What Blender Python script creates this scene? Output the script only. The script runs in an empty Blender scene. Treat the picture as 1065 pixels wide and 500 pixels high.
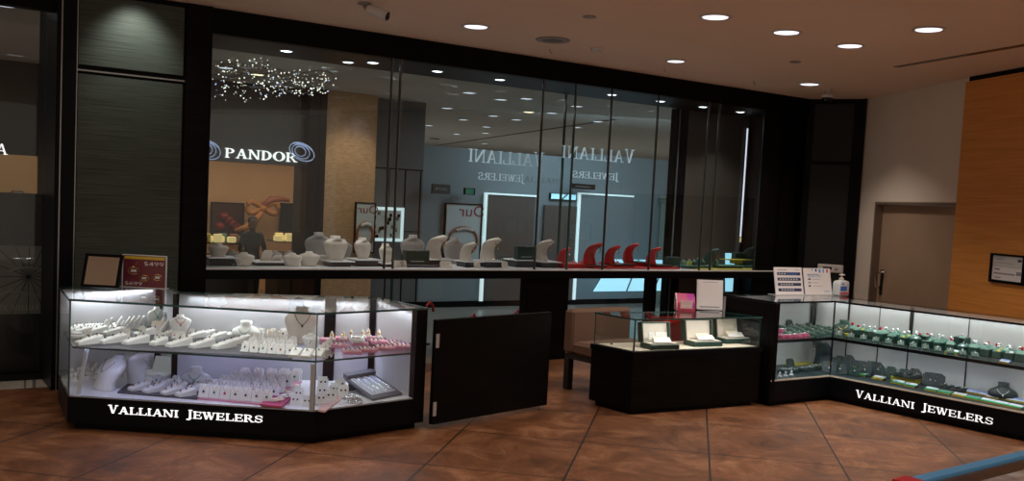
import bpy, math, random
from mathutils import Vector, Matrix
random.seed(7)
SC = bpy.context.scene
COL = SC.collection
PI = math.pi

# ------------------------------------------------------------------ camera
CH = 1.8; PITCH = .068; ROLL = .050; FPX = 1000.0; CYP = 279.6; CXP = 532.5
fw = Vector((0, math.cos(PITCH), -math.sin(PITCH))); up0 = Vector((0, math.sin(PITCH), math.cos(PITCH)))
rt = Vector((1, 0, 0)) * math.cos(ROLL) + up0 * math.sin(ROLL)
up = Vector((-1, 0, 0)) * math.sin(ROLL) + up0 * math.cos(ROLL)
cam_d = bpy.data.cameras.new('camera'); cam = bpy.data.objects.new('camera', cam_d); COL.objects.link(cam)
cam_d.sensor_fit = 'HORIZONTAL'; cam_d.sensor_width = 36; cam_d.lens = 36 * FPX / 1065
cam_d.shift_y = (CYP - 250) / 1065; cam_d.clip_start = .05; cam_d.clip_end = 200
m = Matrix((rt, up, -fw)).transposed().to_4x4(); m.translation = Vector((0, 0, CH)); cam.matrix_world = m
SC.camera = cam

# ------------------------------------------------------------------ world, exposure
SC.view_settings.view_transform = 'Standard'; SC.view_settings.look = 'None'
SC.view_settings.gamma = 1; SC.view_settings.exposure = 0.0; SC.view_settings.use_curve_mapping = False
try:
    SC.cycles.transparent_max_bounces = 32; SC.cycles.sample_clamp_indirect = 4
except Exception: pass
wd = bpy.data.worlds.new('mall_gloom'); SC.world = wd; wd.use_nodes = True
wd.node_tree.nodes['Background'].inputs[0].default_value = (.30, .25, .205, 1)
wd.node_tree.nodes['Background'].inputs[1].default_value = 1.7

DOWN_W = 34.0      # room downlight
CASE_W = .38       # scale for display case strips
# ------------------------------------------------------------------ measuring helpers
CAMP = Vector((0, 0, CH))
def ray(px, py): return fw + rt * ((px - CXP) / FPX) - up * ((py - CYP) / FPX)
def at(px, py, z=0.0):
    d = ray(px, py); return CAMP + d * ((z - CH) / d.z)
OW = Vector((-4.27, 8.02, 0)); EW = Vector((.8328, .5535, 0)); NW = Vector((-.5535, .8328, 0)); AW = math.atan2(.5535, .8328)
def W(s, d=0, z=0): return OW + EW * s + NW * d + Vector((0, 0, z))
def wp(px, py, d=0):
    D = ray(px, py); t = NW.dot(OW + NW * d - CAMP) / NW.dot(D); P = CAMP + D * t
    return (P - OW).dot(EW), P.z
def scale_at(P): return (P - CAMP).dot(fw) / FPX    # metres per pixel there

# ------------------------------------------------------------------ materials
M = {}
def mat(name, col, rough=.5, metal=0, emit=None, es=0, spec=None, coat=0):
    m = bpy.data.materials.new(name); m.use_nodes = True; b = m.node_tree.nodes['Principled BSDF']
    b.inputs['Base Color'].default_value = (*col, 1); b.inputs['Roughness'].default_value = rough; b.inputs['Metallic'].default_value = metal
    if spec is not None: b.inputs['Specular IOR Level'].default_value = spec
    if coat: b.inputs['Coat Weight'].default_value = coat
    if emit: b.inputs['Emission Color'].default_value = (*emit, 1); b.inputs['Emission Strength'].default_value = es
    M[name] = m; return m
def noisy(name, c1, c2, scale=(1, 1, 1), nscale=5, rough=.5, spec=None, detail=4, lo=.3, hi=.7, bump=0, coat=0):
    m = mat(name, c1, rough, spec=spec, coat=coat); nt = m.node_tree; N = nt.nodes; L = nt.links; b = N['Principled BSDF']
    tc = N.new('ShaderNodeTexCoord'); mp = N.new('ShaderNodeMapping'); mp.inputs['Scale'].default_value = scale
    nz = N.new('ShaderNodeTexNoise'); nz.inputs['Scale'].default_value = nscale; nz.inputs['Detail'].default_value = detail
    cr = N.new('ShaderNodeValToRGB'); cr.color_ramp.elements[0].position = lo; cr.color_ramp.elements[1].position = hi
    cr.color_ramp.elements[0].color = (*c1, 1); cr.color_ramp.elements[1].color = (*c2, 1)
    L.new(tc.outputs['Object'], mp.inputs[0]); L.new(mp.outputs[0], nz.inputs[0]); L.new(nz.outputs['Fac'], cr.inputs[0]); L.new(cr.outputs[0], b.inputs['Base Color'])
    if bump:
        bp = N.new('ShaderNodeBump'); bp.inputs['Strength'].default_value = bump; L.new(nz.outputs['Fac'], bp.inputs['Height']); L.new(bp.outputs[0], b.inputs['Normal'])
    return m
def glass(name, tint=(.93, .97, .96), refl=1.0, ior=.075):
    m = bpy.data.materials.new(name); m.use_nodes = True; nt = m.node_tree; N = nt.nodes; L = nt.links; N.clear()
    o = N.new('ShaderNodeOutputMaterial'); t = N.new('ShaderNodeBsdfTransparent'); t.inputs[0].default_value = (*tint, 1)
    g = N.new('ShaderNodeBsdfGlossy'); g.inputs[0].default_value = (refl, refl, refl, 1); g.inputs['Roughness'].default_value = 0
    lw = N.new('ShaderNodeLayerWeight'); lw.inputs[0].default_value = .5
    p5 = N.new('ShaderNodeMath'); p5.operation = 'POWER'; p5.inputs[1].default_value = 4.5; L.new(lw.outputs['Facing'], p5.inputs[0])
    f = N.new('ShaderNodeMath'); f.operation = 'MULTIPLY_ADD'; f.inputs[1].default_value = .90; f.inputs[2].default_value = ior; L.new(p5.outputs[0], f.inputs[0])
    x = N.new('ShaderNodeMixShader'); L.new(f.outputs[0], x.inputs[0]); L.new(t.outputs[0], x.inputs[1]); L.new(g.outputs[0], x.inputs[2]); L.new(x.outputs[0], o.inputs[0])
    M[name] = m; return m
def floor_mat(name, c1, c2, c3, grout, size, ang, off, rough):
    m = mat(name, c1, rough); nt = m.node_tree; N = nt.nodes; L = nt.links; b = N['Principled BSDF']
    tc = N.new('ShaderNodeTexCoord'); mp = N.new('ShaderNodeMapping'); mp.inputs['Rotation'].default_value = (0, 0, ang); mp.inputs['Location'].default_value = (*off, 0)
    L.new(tc.outputs['Object'], mp.inputs[0])
    br = N.new('ShaderNodeTexBrick'); br.offset = 0; br.squash = 1; br.inputs['Scale'].default_value = 1
    br.inputs['Brick Width'].default_value = size[0]; br.inputs['Row Height'].default_value = size[1]
    br.inputs['Mortar Size'].default_value = .007; br.inputs['Mortar Smooth'].default_value = .1
    br.inputs['Color1'].default_value = (.82, .82, .82, 1); br.inputs['Color2'].default_value = (1.12, 1.12, 1.12, 1); br.inputs['Mortar'].default_value = (0, 0, 0, 1)
    L.new(mp.outputs[0], br.inputs[0])
    nz = N.new('ShaderNodeTexNoise'); nz.inputs['Scale'].default_value = 2.2; nz.inputs['Detail'].default_value = 12; nz.inputs['Roughness'].default_value = .80; nz.inputs['Distortion'].default_value = .8
    L.new(mp.outputs[0], nz.inputs[0])
    cr = N.new('ShaderNodeValToRGB'); e = cr.color_ramp.elements; e[0].position = .32; e[0].color = (*c1, 1); e[1].position = .7; e[1].color = (*c3, 1); k = e.new(.5); k.color = (*c2, 1)
    L.new(nz.outputs['Fac'], cr.inputs[0])
    mu = N.new('ShaderNodeMix'); mu.data_type = 'RGBA'; mu.blend_type = 'MULTIPLY'; mu.inputs[0].default_value = 1
    L.new(cr.outputs[0], mu.inputs[6]); L.new(br.outputs['Color'], mu.inputs[7])
    mx = N.new('ShaderNodeMix'); mx.data_type = 'RGBA'; mx.inputs[7].default_value = (*grout, 1); L.new(br.outputs['Fac'], mx.inputs[0]); L.new(mu.outputs[2], mx.inputs[6])
    L.new(mx.outputs[2], b.inputs['Base Color'])
    r = N.new('ShaderNodeMapRange'); r.inputs[3].default_value = rough - .08; r.inputs[4].default_value = rough + .2; L.new(nz.outputs['Fac'], r.inputs[0]); L.new(r.outputs[0], b.inputs['Roughness'])
    bp = N.new('ShaderNodeBump'); bp.inputs['Strength'].default_value = .12; bp.inputs['Distance'].default_value = .02; L.new(nz.outputs['Fac'], bp.inputs['Height']); L.new(bp.outputs[0], b.inputs['Normal'])
    return m
AZ = .1845
floor_mat('terracotta', (.040, .014, .006), (.19, .070, .024), (.42, .21, .105), (.009, .007, .006), (.955, 1.05), AZ, (-.215, .07), .42)
floor_mat('mall_tile', (.17, .16, .14), (.23, .215, .19), (.28, .26, .23), (.04, .04, .04), (.9, .9), -AW + .5, (0, 0), .25)
noisy('ceiling_paint', (.80, .645, .52), (.86, .70, .57), nscale=.6, rough=.9)
noisy('mall_ceiling', (.62, .57, .53), (.70, .64, .59), nscale=.5, rough=.9)
noisy('beige_paint', (.68, .60, .51), (.74, .65, .56), nscale=1.2, rough=.85)
noisy('black_wood', (.0018, .0016, .0016), (.006, .005, .0045), scale=(1, 1, 14), nscale=3, rough=.45, spec=.10)
mat('black_frame', (.0025, .0025, .003), .5, spec=.10)
mat('black_satin', (.0025, .003, .005), .4, spec=.12)
noisy('brushed_panel', (.035, .046, .039), (.085, .105, .088), scale=(.7, .7, 45), nscale=3, rough=.5, detail=6, spec=.2)
noisy('dark_panel', (.010, .011, .011), (.017, .018, .018), scale=(.7, .7, 30), nscale=3, rough=.5, spec=.2)
mat('trim_metal', (.35, .36, .35), .35, .9)
noisy('orange_wood', (.58, .225, .040), (.72, .31, .07), scale=(.5, .5, 16), nscale=3, rough=.5, detail=6)
noisy('door_tan', (.33, .225, .15), (.39, .27, .185), nscale=1.5, rough=.55, bump=.05)
mat('door_frame', (.17, .12, .09), .5)
mat('chrome', (.75, .76, .78), .18, 1)
mat('steel', (.62, .63, .67), .45, .6)
glass('clear_glass', (.90, .95, .94), 1.0, .05)
glass('window_glass', (.80, .86, .86), 1.0, .034)
mat('glass_edge', (.02, .085, .085), .15, 0, spec=.8)
mat('joint_dark', (.022, .016, .016), .3)
mat('joint_light', (.30, .34, .36), .25, .6)
noisy('white_panel', (.50, .50, .52), (.56, .56, .58), nscale=2, rough=.6)
mat('white_leather', (.78, .77, .74), .42)
mat('cream_leather', (.72, .65, .58), .45)
mat('white_shelf', (.82, .82, .86), .3)
mat('grey_mat', (.07, .068, .08), .6)
mat('grey_tray', (.13, .13, .16), .5)
mat('pink', (.60, .24, .34), .55)
mat('pink_pale', (.72, .50, .50), .55)
mat('hot_pink', (.45, .06, .16), .5)
mat('gold', (.85, .55, .2), .25, 1)
mat('silver', (.85, .86, .9), .15, 1)
mat('gem_dark', (.04, .035, .05), .1); mat('gem_green', (.01, .25, .12), .1); mat('gem_blue', (.02, .06, .55), .1); mat('gem_red', (.5, .02, .04), .15)
mat('diamond', (.92, .95, 1), .08, .6)
mat('green_box', (.012, .045, .038), .45); mat('green_pad', (.10, .24, .20), .5); mat('green_suede', (.028, .075, .065), .6)
mat('navy_card', (.018, .035, .042), .45)
mat('mint', (.17, .33, .28), .5)
mat('yellow', (.55, .50, .07), .5); mat('tag_green', (.03, .45, .16), .5); mat('tag_white', (.72, .76, .88), .5); mat('tag_blue', (.25, .35, .75), .5)
mat('red_leather', (.50, .012, .016), .35); mat('red_dark', (.20, .008, .02), .45)
mat('brown_fabric', (.17, .10, .07), .85); mat('leg_black', (.008, .007, .007), .4)
mat('paper', (.72, .70, .72), .6); mat('paper_grey', (.55, .56, .56), .6)
mat('acrylic', (.6, .62, .65), .12)
mat('maroon', (.14, .018, .030), .4); mat('gold_print', (.60, .40, .03), .5)
mat('mirror', (.75, .74, .70), .02, 1)
mat('deck_cream', (.70, .62, .52), .5)
mat('plastic_white', (.62, .60, .58), .4); mat('plastic_grey', (.28, .26, .25), .5); mat('speaker_grille', (.18, .14, .12), .8)
mat('lens_black', (.003, .003, .003), .1)
mat('ink_blue', (.03, .16, .60), .5); mat('ink_navy', (.02, .035, .10), .5); mat('ink_grey', (.25, .25, .3), .6); mat('ink_cyan', (.1, .42, .7), .5); mat('ink_orange', (.85, .4, .04), .5)
mat('magenta', (.35, .01, .25), .4); mat('sign_red', (.55, .03, .10), .4)
mat('blue_trim', (.08, .32, .62), .3, .2); mat('kiosk_black', (.02, .018, .02), .3); mat('kiosk_red', (.45, .01, .02), .4)
noisy('kiosk_stone', (.22, .16, .17), (.75, .68, .70), nscale=9, rough=.25, detail=8, lo=.35, hi=.68)
noisy('brick_tan', (.30, .17, .09), (.44, .27, .15), scale=(3, 3, 14), nscale=4, rough=.8, bump=.5)
noisy('shop_tan', (.50, .34, .21), (.56, .39, .25), nscale=1, rough=.8)
mat('mall_grey', (.10, .105, .11), .4); mat('mall_dark', (.035, .033, .034), .5); mat('mall_charcoal', (.05, .046, .046), .6)
mat('mall_blue', (.17, .205, .225), .5); mat('mall_brown', (.075, .062, .054), .6); mat('mall_taupe', (.22, .225, .22), .8); mat('mall_sage', (.20, .23, .19), .7)
mat('poster_grey', (.42, .45, .45), .5); mat('poster_brown', (.28, .10, .07), .5); mat('poster_dark', (.045, .012, .015), .4)
mat('letter_glow', (.9, .9, .9), .4, emit=(1, 1, 1), es=.9)
mat('letter_pale', (.45, .55, .60), .4, emit=(.55, .72, .82), es=.32)
mat('letter_grey', (.45, .42, .38), .4)
mat('pandora_glow', (.9, .9, .9), .4, emit=(1, .97, .95), es=1.2)
mat('logo_blue', (.5, .6, .9), .4, emit=(.50, .60, .95), es=.32)
mat('lamp_glow', (1, 1, 1), .5, emit=(.90, .88, 1), es=1.6)
mat('lamp_cool', (1, 1, 1), .5, emit=(.80, .90, 1), es=6.0)
mat('lamp_dim', (1, 1, 1), .5, emit=(.85, .88, 1), es=1.0)
mat('lamp_warm', (1, .9, .7), .5, emit=(1, .78, .50), es=3.0)
mat('led_frame', (.8, .9, .9), .5, emit=(.75, .92, .98), es=.6)
mat('led_case', (1, 1, 1), .5, emit=(.92, .94, 1), es=3)
mat('sky_reflection', (.5, .8, 1), .5, emit=(.30, .66, .82), es=1.0)
mat('sparkle', (1, 1, 1), .3, emit=(1, .93, .75), es=1.6); mat('sparkle_blue', (1, 1, 1), .3, emit=(.3, .45, 1), es=1.5); mat('wire', (.07, .07, .07), .5)
mat('skin', (.25, .13, .09), .6); mat('cloth_black', (.012, .010, .012), .8); mat('hair_black', (.008, .006, .005), .6)
mat('exit_green', (.01, .10, .06), .5, emit=(.02, .35, .2), es=.15)
mat('film_black', (.012, .012, .013), .3); mat('film_grey', (.22, .22, .22), .6)
mat('bottle_clear', (.55, .62, .66), .15)
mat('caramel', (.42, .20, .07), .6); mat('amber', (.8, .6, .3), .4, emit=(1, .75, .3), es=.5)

# ------------------------------------------------------------------ mesh builder
class MB:
    def __init__(s): s.v = []; s.f = []; s.fm = []; s.sm = []
    def add(s, vs, fs, m, smooth=False):
        b = len(s.v); s.v += [tuple(v) for v in vs]
        for f in fs: s.f.append([b + i for i in f]); s.fm.append(m); s.sm.append(smooth)
        return s
    def obox(s, o, a, b, c, m):      # corner o, edge vectors
        o, a, b, c = map(Vector, (o, a, b, c))
        vs = [o, o + a, o + a + b, o + b, o + c, o + a + c, o + a + b + c, o + b + c]
        return s.add(vs, [(0, 3, 2, 1), (4, 5, 6, 7), (0, 1, 5, 4), (1, 2, 6, 5), (2, 3, 7, 6), (3, 0, 4, 7)], m)
    def box(s, x0, x1, y0, y1, z0, z1, m): return s.obox((x0, y0, z0), (x1 - x0, 0, 0), (0, y1 - y0, 0), (0, 0, z1 - z0), m)
    def bbox(s, x0, x1, y0, y1, z0, z1, m, r=.01):   # bevelled box (chamfered edges)
        r = min(r, (x1 - x0) / 2.2, (y1 - y0) / 2.2, (z1 - z0) / 2.2); rings = []
        for z, q in ((z0, r), (z0 + r, 0), (z1 - r, 0), (z1, r)):
            a, b, c, d = x0 + q, x1 - q, y0 + q, y1 - q; k = r * .7
            rings.append([(a + k, c, z), (b - k, c, z), (b, c + k, z), (b, d - k, z), (b - k, d, z), (a + k, d, z), (a, d - k, z), (a, c + k, z)])
        return s.loft(rings, m, True)
    def loft(s, rings, m, cap=True, smooth=False, closed=True):
        n = len(rings[0]); vs = [p for r in rings for p in r]; fs = []
        for i in range(len(rings) - 1):
            for j in range(n if closed else n - 1):
                k = (j + 1) % n; fs.append((i * n + j, i * n + k, (i + 1) * n + k, (i + 1) * n + j))
        if cap: fs.append(tuple(reversed(range(n)))); fs.append(tuple(range((len(rings) - 1) * n, len(rings) * n)))
        return s.add(vs, fs, m, smooth)
    def prism(s, poly, z0, z1, m, mside=None):
        n = len(poly); vs = [(p[0], p[1], z0) for p in poly] + [(p[0], p[1], z1) for p in poly]
        s.add(vs, [tuple(reversed(range(n))), tuple(range(n, 2 * n))], m)
        return s.add(vs, [(i, (i + 1) % n, n + (i + 1) % n, n + i) for i in range(n)], mside or m)
    def lathe(s, prof, m, seg=16, c=(0, 0, 0), smooth=True):
        rings = [[(c[0] + r * math.cos(2 * PI * k / seg), c[1] + r * math.sin(2 * PI * k / seg), c[2] + z) for k in range(seg)] for r, z in prof]
        return s.loft(rings, m, True, smooth)
    def ball(s, c, r, m, seg=8, sz=1):
        pr = [(max(1e-4, r * math.sin(PI * k / 5)), -r * sz * math.cos(PI * k / 5)) for k in range(6)]
        return s.lathe(pr, m, seg, c)
    def tube(s, pts, r, m, seg=6, closed=False):
        pts = [Vector(p) for p in pts]; rings = []; n = len(pts)
        for i, p in enumerate(pts):
            a = pts[(i - 1) % n] if (closed or i > 0) else p; b = pts[(i + 1) % n] if (closed or i < n - 1) else p
            t = (b - a).normalized(); h = Vector((0, 0, 1)) if abs(t.z) < .9 else Vector((1, 0, 0)); u = t.cross(h).normalized(); w = u.cross(t)
            rings.append([p + (u * math.cos(2 * PI * k / seg) + w * math.sin(2 * PI * k / seg)) * (r if not isinstance(r, (list, tuple)) else r[i]) for k in range(seg)])
        if closed: rings.append(rings[0])
        return s.loft(rings, m, not closed, True)
    def pane(s, a, b, z0, z1, m='clear_glass', edge='glass_edge', t=.012):    # upright pane from a to b
        a, b = Vector((a[0], a[1], 0)), Vector((b[0], b[1], 0)); u = (b - a); n = Vector((-u.y, u.x, 0)).normalized() * t
        P = [a, b, b + n, a + n]; vs = [p + Vector((0, 0, z0)) for p in P] + [p + Vector((0, 0, z1)) for p in P]
        s.add(vs, [(0, 1, 5, 4)], m)
        return s.add(vs, [(4, 5, 6, 7), (0, 3, 2, 1), (1, 2, 6, 5), (3, 0, 4, 7)], edge)
    def slab(s, poly, z0, z1, m='clear_glass', edge='glass_edge'):            # flat glass: one sheet with a rim of edges
        n = len(poly); vs = [(p[0], p[1], z0) for p in poly] + [(p[0], p[1], z1) for p in poly]
        s.add(vs, [tuple(range(n, 2 * n))], m)
        return s.add(vs, [(i, (i + 1) % n, n + (i + 1) % n, n + i) for i in range(n)], edge)
    def mesh(s, name):
        me = bpy.data.meshes.new(name); me.from_pydata(s.v, [], s.f)
        names = []
        for x in s.fm:
            if x not in names: names.append(x)
        for x in names: me.materials.append(M[x])
        me.polygons.foreach_set('material_index', [names.index(x) for x in s.fm]); me.polygons.foreach_set('use_smooth', s.sm)
        me.update(); return me
    def build(s, name, parent=None, loc=(0, 0, 0), rotz=0):
        o = bpy.data.objects.new(name, s.mesh(name)); COL.objects.link(o); o.location = loc; o.rotation_euler = (0, 0, rotz)
        if parent: o.parent = parent
        return o
def tag(o, label, cat, group=None, kind=None):
    o['label'] = label; o['category'] = cat
    if group: o['group'] = group
    if kind: o['kind'] = kind
    return o
def thing(name, label, cat, loc=(0, 0, 0), rotz=0, group=None):
    o = bpy.data.objects.new(name, None); COL.objects.link(o); o.empty_display_size = .05; o.location = loc; o.rotation_euler = (0, 0, rotz)
    return tag(o, label, cat, group)
def struct(name, mb, label=None):
    o = mb.build(name); o['kind'] = 'structure'; o['label'] = label or name.replace('_', ' '); o['category'] = name.split('_')[0]; return o
def copy_tree(o, parent=None):
    c = o.copy(); COL.objects.link(c); c.parent = parent
    for ch in o.children: copy_tree(ch, c)
    return c
PROTO = {}
def inst(key, builder, label, cat, P, rotz=0, group=None, sc=1.0):
    if key not in PROTO: o = builder(); PROTO[key] = o
    else: o = copy_tree(PROTO[key])
    if isinstance(sc, (int, float)): sc = (sc, sc, sc)
    o.location = P; o.rotation_euler = (0, 0, rotz); o.scale = sc
    o['label'] = label; o['category'] = cat
    if group: o['group'] = group
    elif 'group' in o: del o['group']
    return o
def spot(name, loc, energy, size=1.9, blend=.6, col=(1, .86, .72), parent=None, to=None, rad=.06):
    l = bpy.data.lights.new(name, 'SPOT'); l.energy = energy; l.spot_size = size; l.spot_blend = blend; l.color = col; l.shadow_soft_size = rad
    o = bpy.data.objects.new(name, l); COL.objects.link(o); o.location = loc
    if parent: o.parent = parent
    if to is not None: o.rotation_euler = (Vector(to) - Vector(loc)).to_track_quat('-Z', 'Y').to_euler()
    return o
def area(name, a, b, wid, energy, col, dirv, parent=None):    # strip light between a and b shining along dirv
    a, b = Vector(a), Vector(b); l = bpy.data.lights.new(name, 'AREA'); l.shape = 'RECTANGLE'; l.size = (b - a).length; l.size_y = wid; l.energy = energy; l.color = col
    o = bpy.data.objects.new(name, l); COL.objects.link(o); z = -Vector(dirv).normalized(); x = (b - a).normalized(); y = z.cross(x).normalized(); x = y.cross(z)
    mm = Matrix((x, y, z)).transposed().to_4x4(); mm.translation = (a + b) / 2; o.matrix_world = mm
    if parent: o.parent = parent
    return o
ORD = ['leftmost', 'second from left', 'third from left', 'fourth from left', 'fifth from left', 'sixth from left', 'seventh from left', 'eighth from left', 'ninth from left', 'tenth from left',
       'eleventh from left', 'twelfth from left', 'thirteenth from left', 'fourteenth from left', 'fifteenth from left', 'sixteenth from left', 'seventeenth from left', 'eighteenth from left', 'nineteenth from left', 'twentieth from left', 'twenty-first from left', 'twenty-second from left', 'twenty-third from left', 'twenty-fourth from left', 'twenty-fifth from left', 'twenty-sixth from left']
ORD = ORD

# ------------------------------------------------------------------ serif lettering (drawn as polygons)
def _bar(x0, y0, x1, y1, w): return [(x0 - w / 2, y0), (x0 + w / 2, y0), (x1 + w / 2, y1), (x1 - w / 2, y1)]
def _rect(x0, x1, y0, y1): return [(x0, y0), (x1, y0), (x1, y1), (x0, y1)]
def _arc(cx, cy, rx, ry, a0, a1, t0, t1, n=8):
    out = []
    for i in range(n):
        q = []
        for (a, k) in ((a0 + (a1 - a0) * i / n, 0), (a0 + (a1 - a0) * (i + 1) / n, 0)):
            t = t0 + (t1 - t0) * abs(math.cos(a)); q.append(((cx + rx * math.cos(a), cy + ry * math.sin(a)), (cx + (rx - t) * math.cos(a), cy + (ry - t * .7) * math.sin(a))))
        out.append([q[0][0], q[1][0], q[1][1], q[0][1]])
    return out
T, t_, S = .145, .07, .06
def glyph(ch):
    g = []; w = .9
    def sf(x, y, l=.17): g.append(_rect(x - l, x + l, y if y == 0 else 1 - S, S if y == 0 else 1))
    if ch == 'V': g += [_bar(.20, 1, .46, 0, T), _bar(.76, 1, .50, 0, t_)]; sf(.18, 1); sf(.78, 1, .14); w = .96
    elif ch == 'A': g += [_bar(.16, 0, .46, 1, t_), _bar(.76, 0, .48, 1, T), _rect(.28, .66, .30, .38)]; sf(.15, 0, .13); sf(.77, 0); w = .96
    elif ch == 'L': g += [_rect(.14, .14 + T, 0, 1), _rect(.04, .76, 0, S), _bar(.72, S, .76, .32, .06)]; sf(.24, 1); w = .82
    elif ch == 'I': g += [_rect(.12, .12 + T, 0, 1)]; sf(.22, 0); sf(.22, 1); w = .46
    elif ch == 'N': g += [_rect(.14, .14 + t_, 0, 1), _bar(.20, 1, .78, 0, T), _rect(.78, .78 + t_, 0, 1)]; sf(.18, 0, .14); sf(.14, 1, .12); sf(.83, 1, .14); w = 1.02
    elif ch == 'J': g += [_rect(.30, .30 + T, -.05, 1), _rect(.06, .36, -.22, -.22 + .12), _bar(.30, -.16, .44, .02, .2)]; sf(.40, 1); w = .62
    elif ch in 'EF': g += [_rect(.12, .12 + T, 0, 1), _rect(.04, .74, 1 - S, 1), _rect(.3, .60, .47, .54), _bar(.71, 1, .68, .74, .06), _bar(.60, .40, .60, .61, .05)]; g += [_rect(.04, .76, 0, S), _bar(.73, 0, .76, .30, .06)] if ch == 'E' else [_rect(.04, .4, 0, S)]; w = .84
    elif ch == 'W': g += [_bar(.16, 1, .38, 0, T), _bar(.60, 1, .42, 0, t_), _bar(.60, 1, .82, 0, T), _bar(1.06, 1, .86, 0, t_)]; sf(.15, 1); sf(.58, 1, .13); sf(1.06, 1, .13); w = 1.22
    elif ch in 'RPD':
        g += [_rect(.12, .12 + T, 0, 1)]; sf(.22, 0); g.append(_rect(.04, .3, 1 - S, 1))
        if ch == 'D': g += _arc(.34, .5, .50, .5, -PI / 2, PI / 2, .08, .20); w = .94
        else:
            g += _arc(.40, .74, .34, .26, -PI / 2, PI / 2, .08, .17); g.append(_rect(.28, .42, .48, .54)); g.append(_rect(.28, .42, 1 - S, 1)); w = .84
            if ch == 'R': g.append(_bar(.46, .5, .78, 0, T * .9)); g.append(_rect(.68, .96, 0, S)); w = .96
    elif ch == 'O': g += _arc(.5, .5, .48, .52, 0, 2 * PI, .08, .20, 18); w = 1.04
    elif ch == 'S': g += _arc(.40, .74, .32, .27, .2 * PI, 1.5 * PI, .10, .12) + _arc(.40, .27, .34, .28, -.85 * PI, .5 * PI, .10, .13) ; g.append(_bar(.68, .68, .68, .95, .06)); g.append(_bar(.10, .05, .10, .34, .06)); w = .80
    elif ch == '$': g += _arc(.40, .74, .32, .27, .2 * PI, 1.5 * PI, .12, .16) + _arc(.40, .27, .34, .28, -.85 * PI, .5 * PI, .12, .16); g.append(_rect(.37, .44, -.12, 1.12)); w = .82
    elif ch == '4': g += [_rect(.50, .68, 0, 1), _bar(.12, .30, .56, 1, .12), _rect(.06, .82, .24, .36)]; w = .88
    elif ch == '9': g += _arc(.42, .68, .36, .32, 0, 2 * PI, .10, .16, 12); g.append(_bar(.40, 0, .70, .66, .16)); w = .86
    elif ch == '6': g += _arc(.42, .32, .36, .32, 0, 2 * PI, .10, .16, 12); g.append(_bar(.14, .36, .50, 1, .16)); w = .86
    elif ch == ' ': w = .62
    return g, w
def lettering(text, o, ux, uz, h, wide, depth, m, parent=None, name='letter', mirror=False, per=True, caps=()):
    """letters along ux from o; each a mesh of its own when per."""
    o, ux, uz = Vector(o), Vector(ux).normalized(), Vector(uz).normalized(); n = ux.cross(uz).normalized() * -depth
    adv = [glyph(c)[1] for c in text]; tot = sum(adv); x = 0; one = MB(); res = []
    for i, c in enumerate(text):
        g, w = glyph(c); k = 1.18 if i in caps else 1.0; mb = MB() if per else one
        for poly in g:
            pts = []
            for (a, b) in poly:
                X = (x + a) / tot * wide; X = wide - X if mirror else X
                pts.append(o + ux * X + uz * (b * h * k))
            nn = len(pts); mb.add(pts + [p + n for p in pts], [tuple(range(nn)), tuple(reversed(range(nn, 2 * nn)))] + [(j, (j + 1) % nn, nn + (j + 1) % nn, nn + j) for j in range(nn)], m)
        if per and g: res.append(mb.build(name, parent))
        x += w
    if not per: res.append(one.build(name, parent))
    return res
def plain_text(body, o, ux, uz, size, m, parent, name='printing', sx=1.0, mirror=False):
    c = bpy.data.curves.new('t', 'FONT'); c.body = body; c.size = size; c.extrude = .0006
    ob = bpy.data.objects.new('t', c); COL.objects.link(ob); bpy.context.view_layer.update()
    me = bpy.data.meshes.new_from_object(ob.evaluated_get(bpy.context.evaluated_depsgraph_get())); bpy.data.objects.remove(ob)
    me.materials.clear(); me.materials.append(M[m]); ux, uz, o = Vector(ux).normalized(), Vector(uz).normalized(), Vector(o); n = ux.cross(uz)
    wmax = max([v.co.x for v in me.vertices] or [0])
    for v in me.vertices:
        X = v.co.x * sx; X = wmax * sx - X if mirror else X
        v.co = o + ux * X + uz * v.co.y + n * v.co.z
    r = bpy.data.objects.new(name, me); COL.objects.link(r)
    if parent: r.parent = parent
    return r

# ================================================================== THE ROOM
LZ_ = 1.056
SOF = 3.22; CEIL = 3.45
b0 = Vector((4.15, 13.85, 0)); C1 = W(9.94, .0); C2 = Vector((4.70, 13.19, 0)); C3 = Vector((4.98, 10.80, 0)); C4 = C3 + (Vector((5.14, 9.99, 0)) - C3).normalized() * 6.5
Lf = W(-3.2, 0)
room = [Lf, C1, C2, C3, C4, Vector((6.2, -2.5, 0)), Vector((-9, -2.5, 0)), Vector((-9, 4, 0))]
froom = [Lf, C1 + Vector((.3, .6, 0)), C2 + Vector((.8, .4, 0)), C3 + Vector((.8, .4, 0)), C4 + Vector((.8, 0, 0))] + room[5:]
struct('floor', MB().prism([(p.x, p.y) for p in froom], -.12, 0, 'terracotta'), 'terracotta tiled shop floor')
struct('ceiling', MB().prism([(p.x, p.y) for p in room], CEIL, CEIL + .12, 'ceiling_paint'), 'brown painted shop ceiling')
def wbox(mb, s0, s1, d0, d1, z0, z1, m): return mb.obox(W(s0, d0, z0), EW * (s1 - s0), NW * (d1 - d0), (0, 0, z1 - z0), m)
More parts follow.
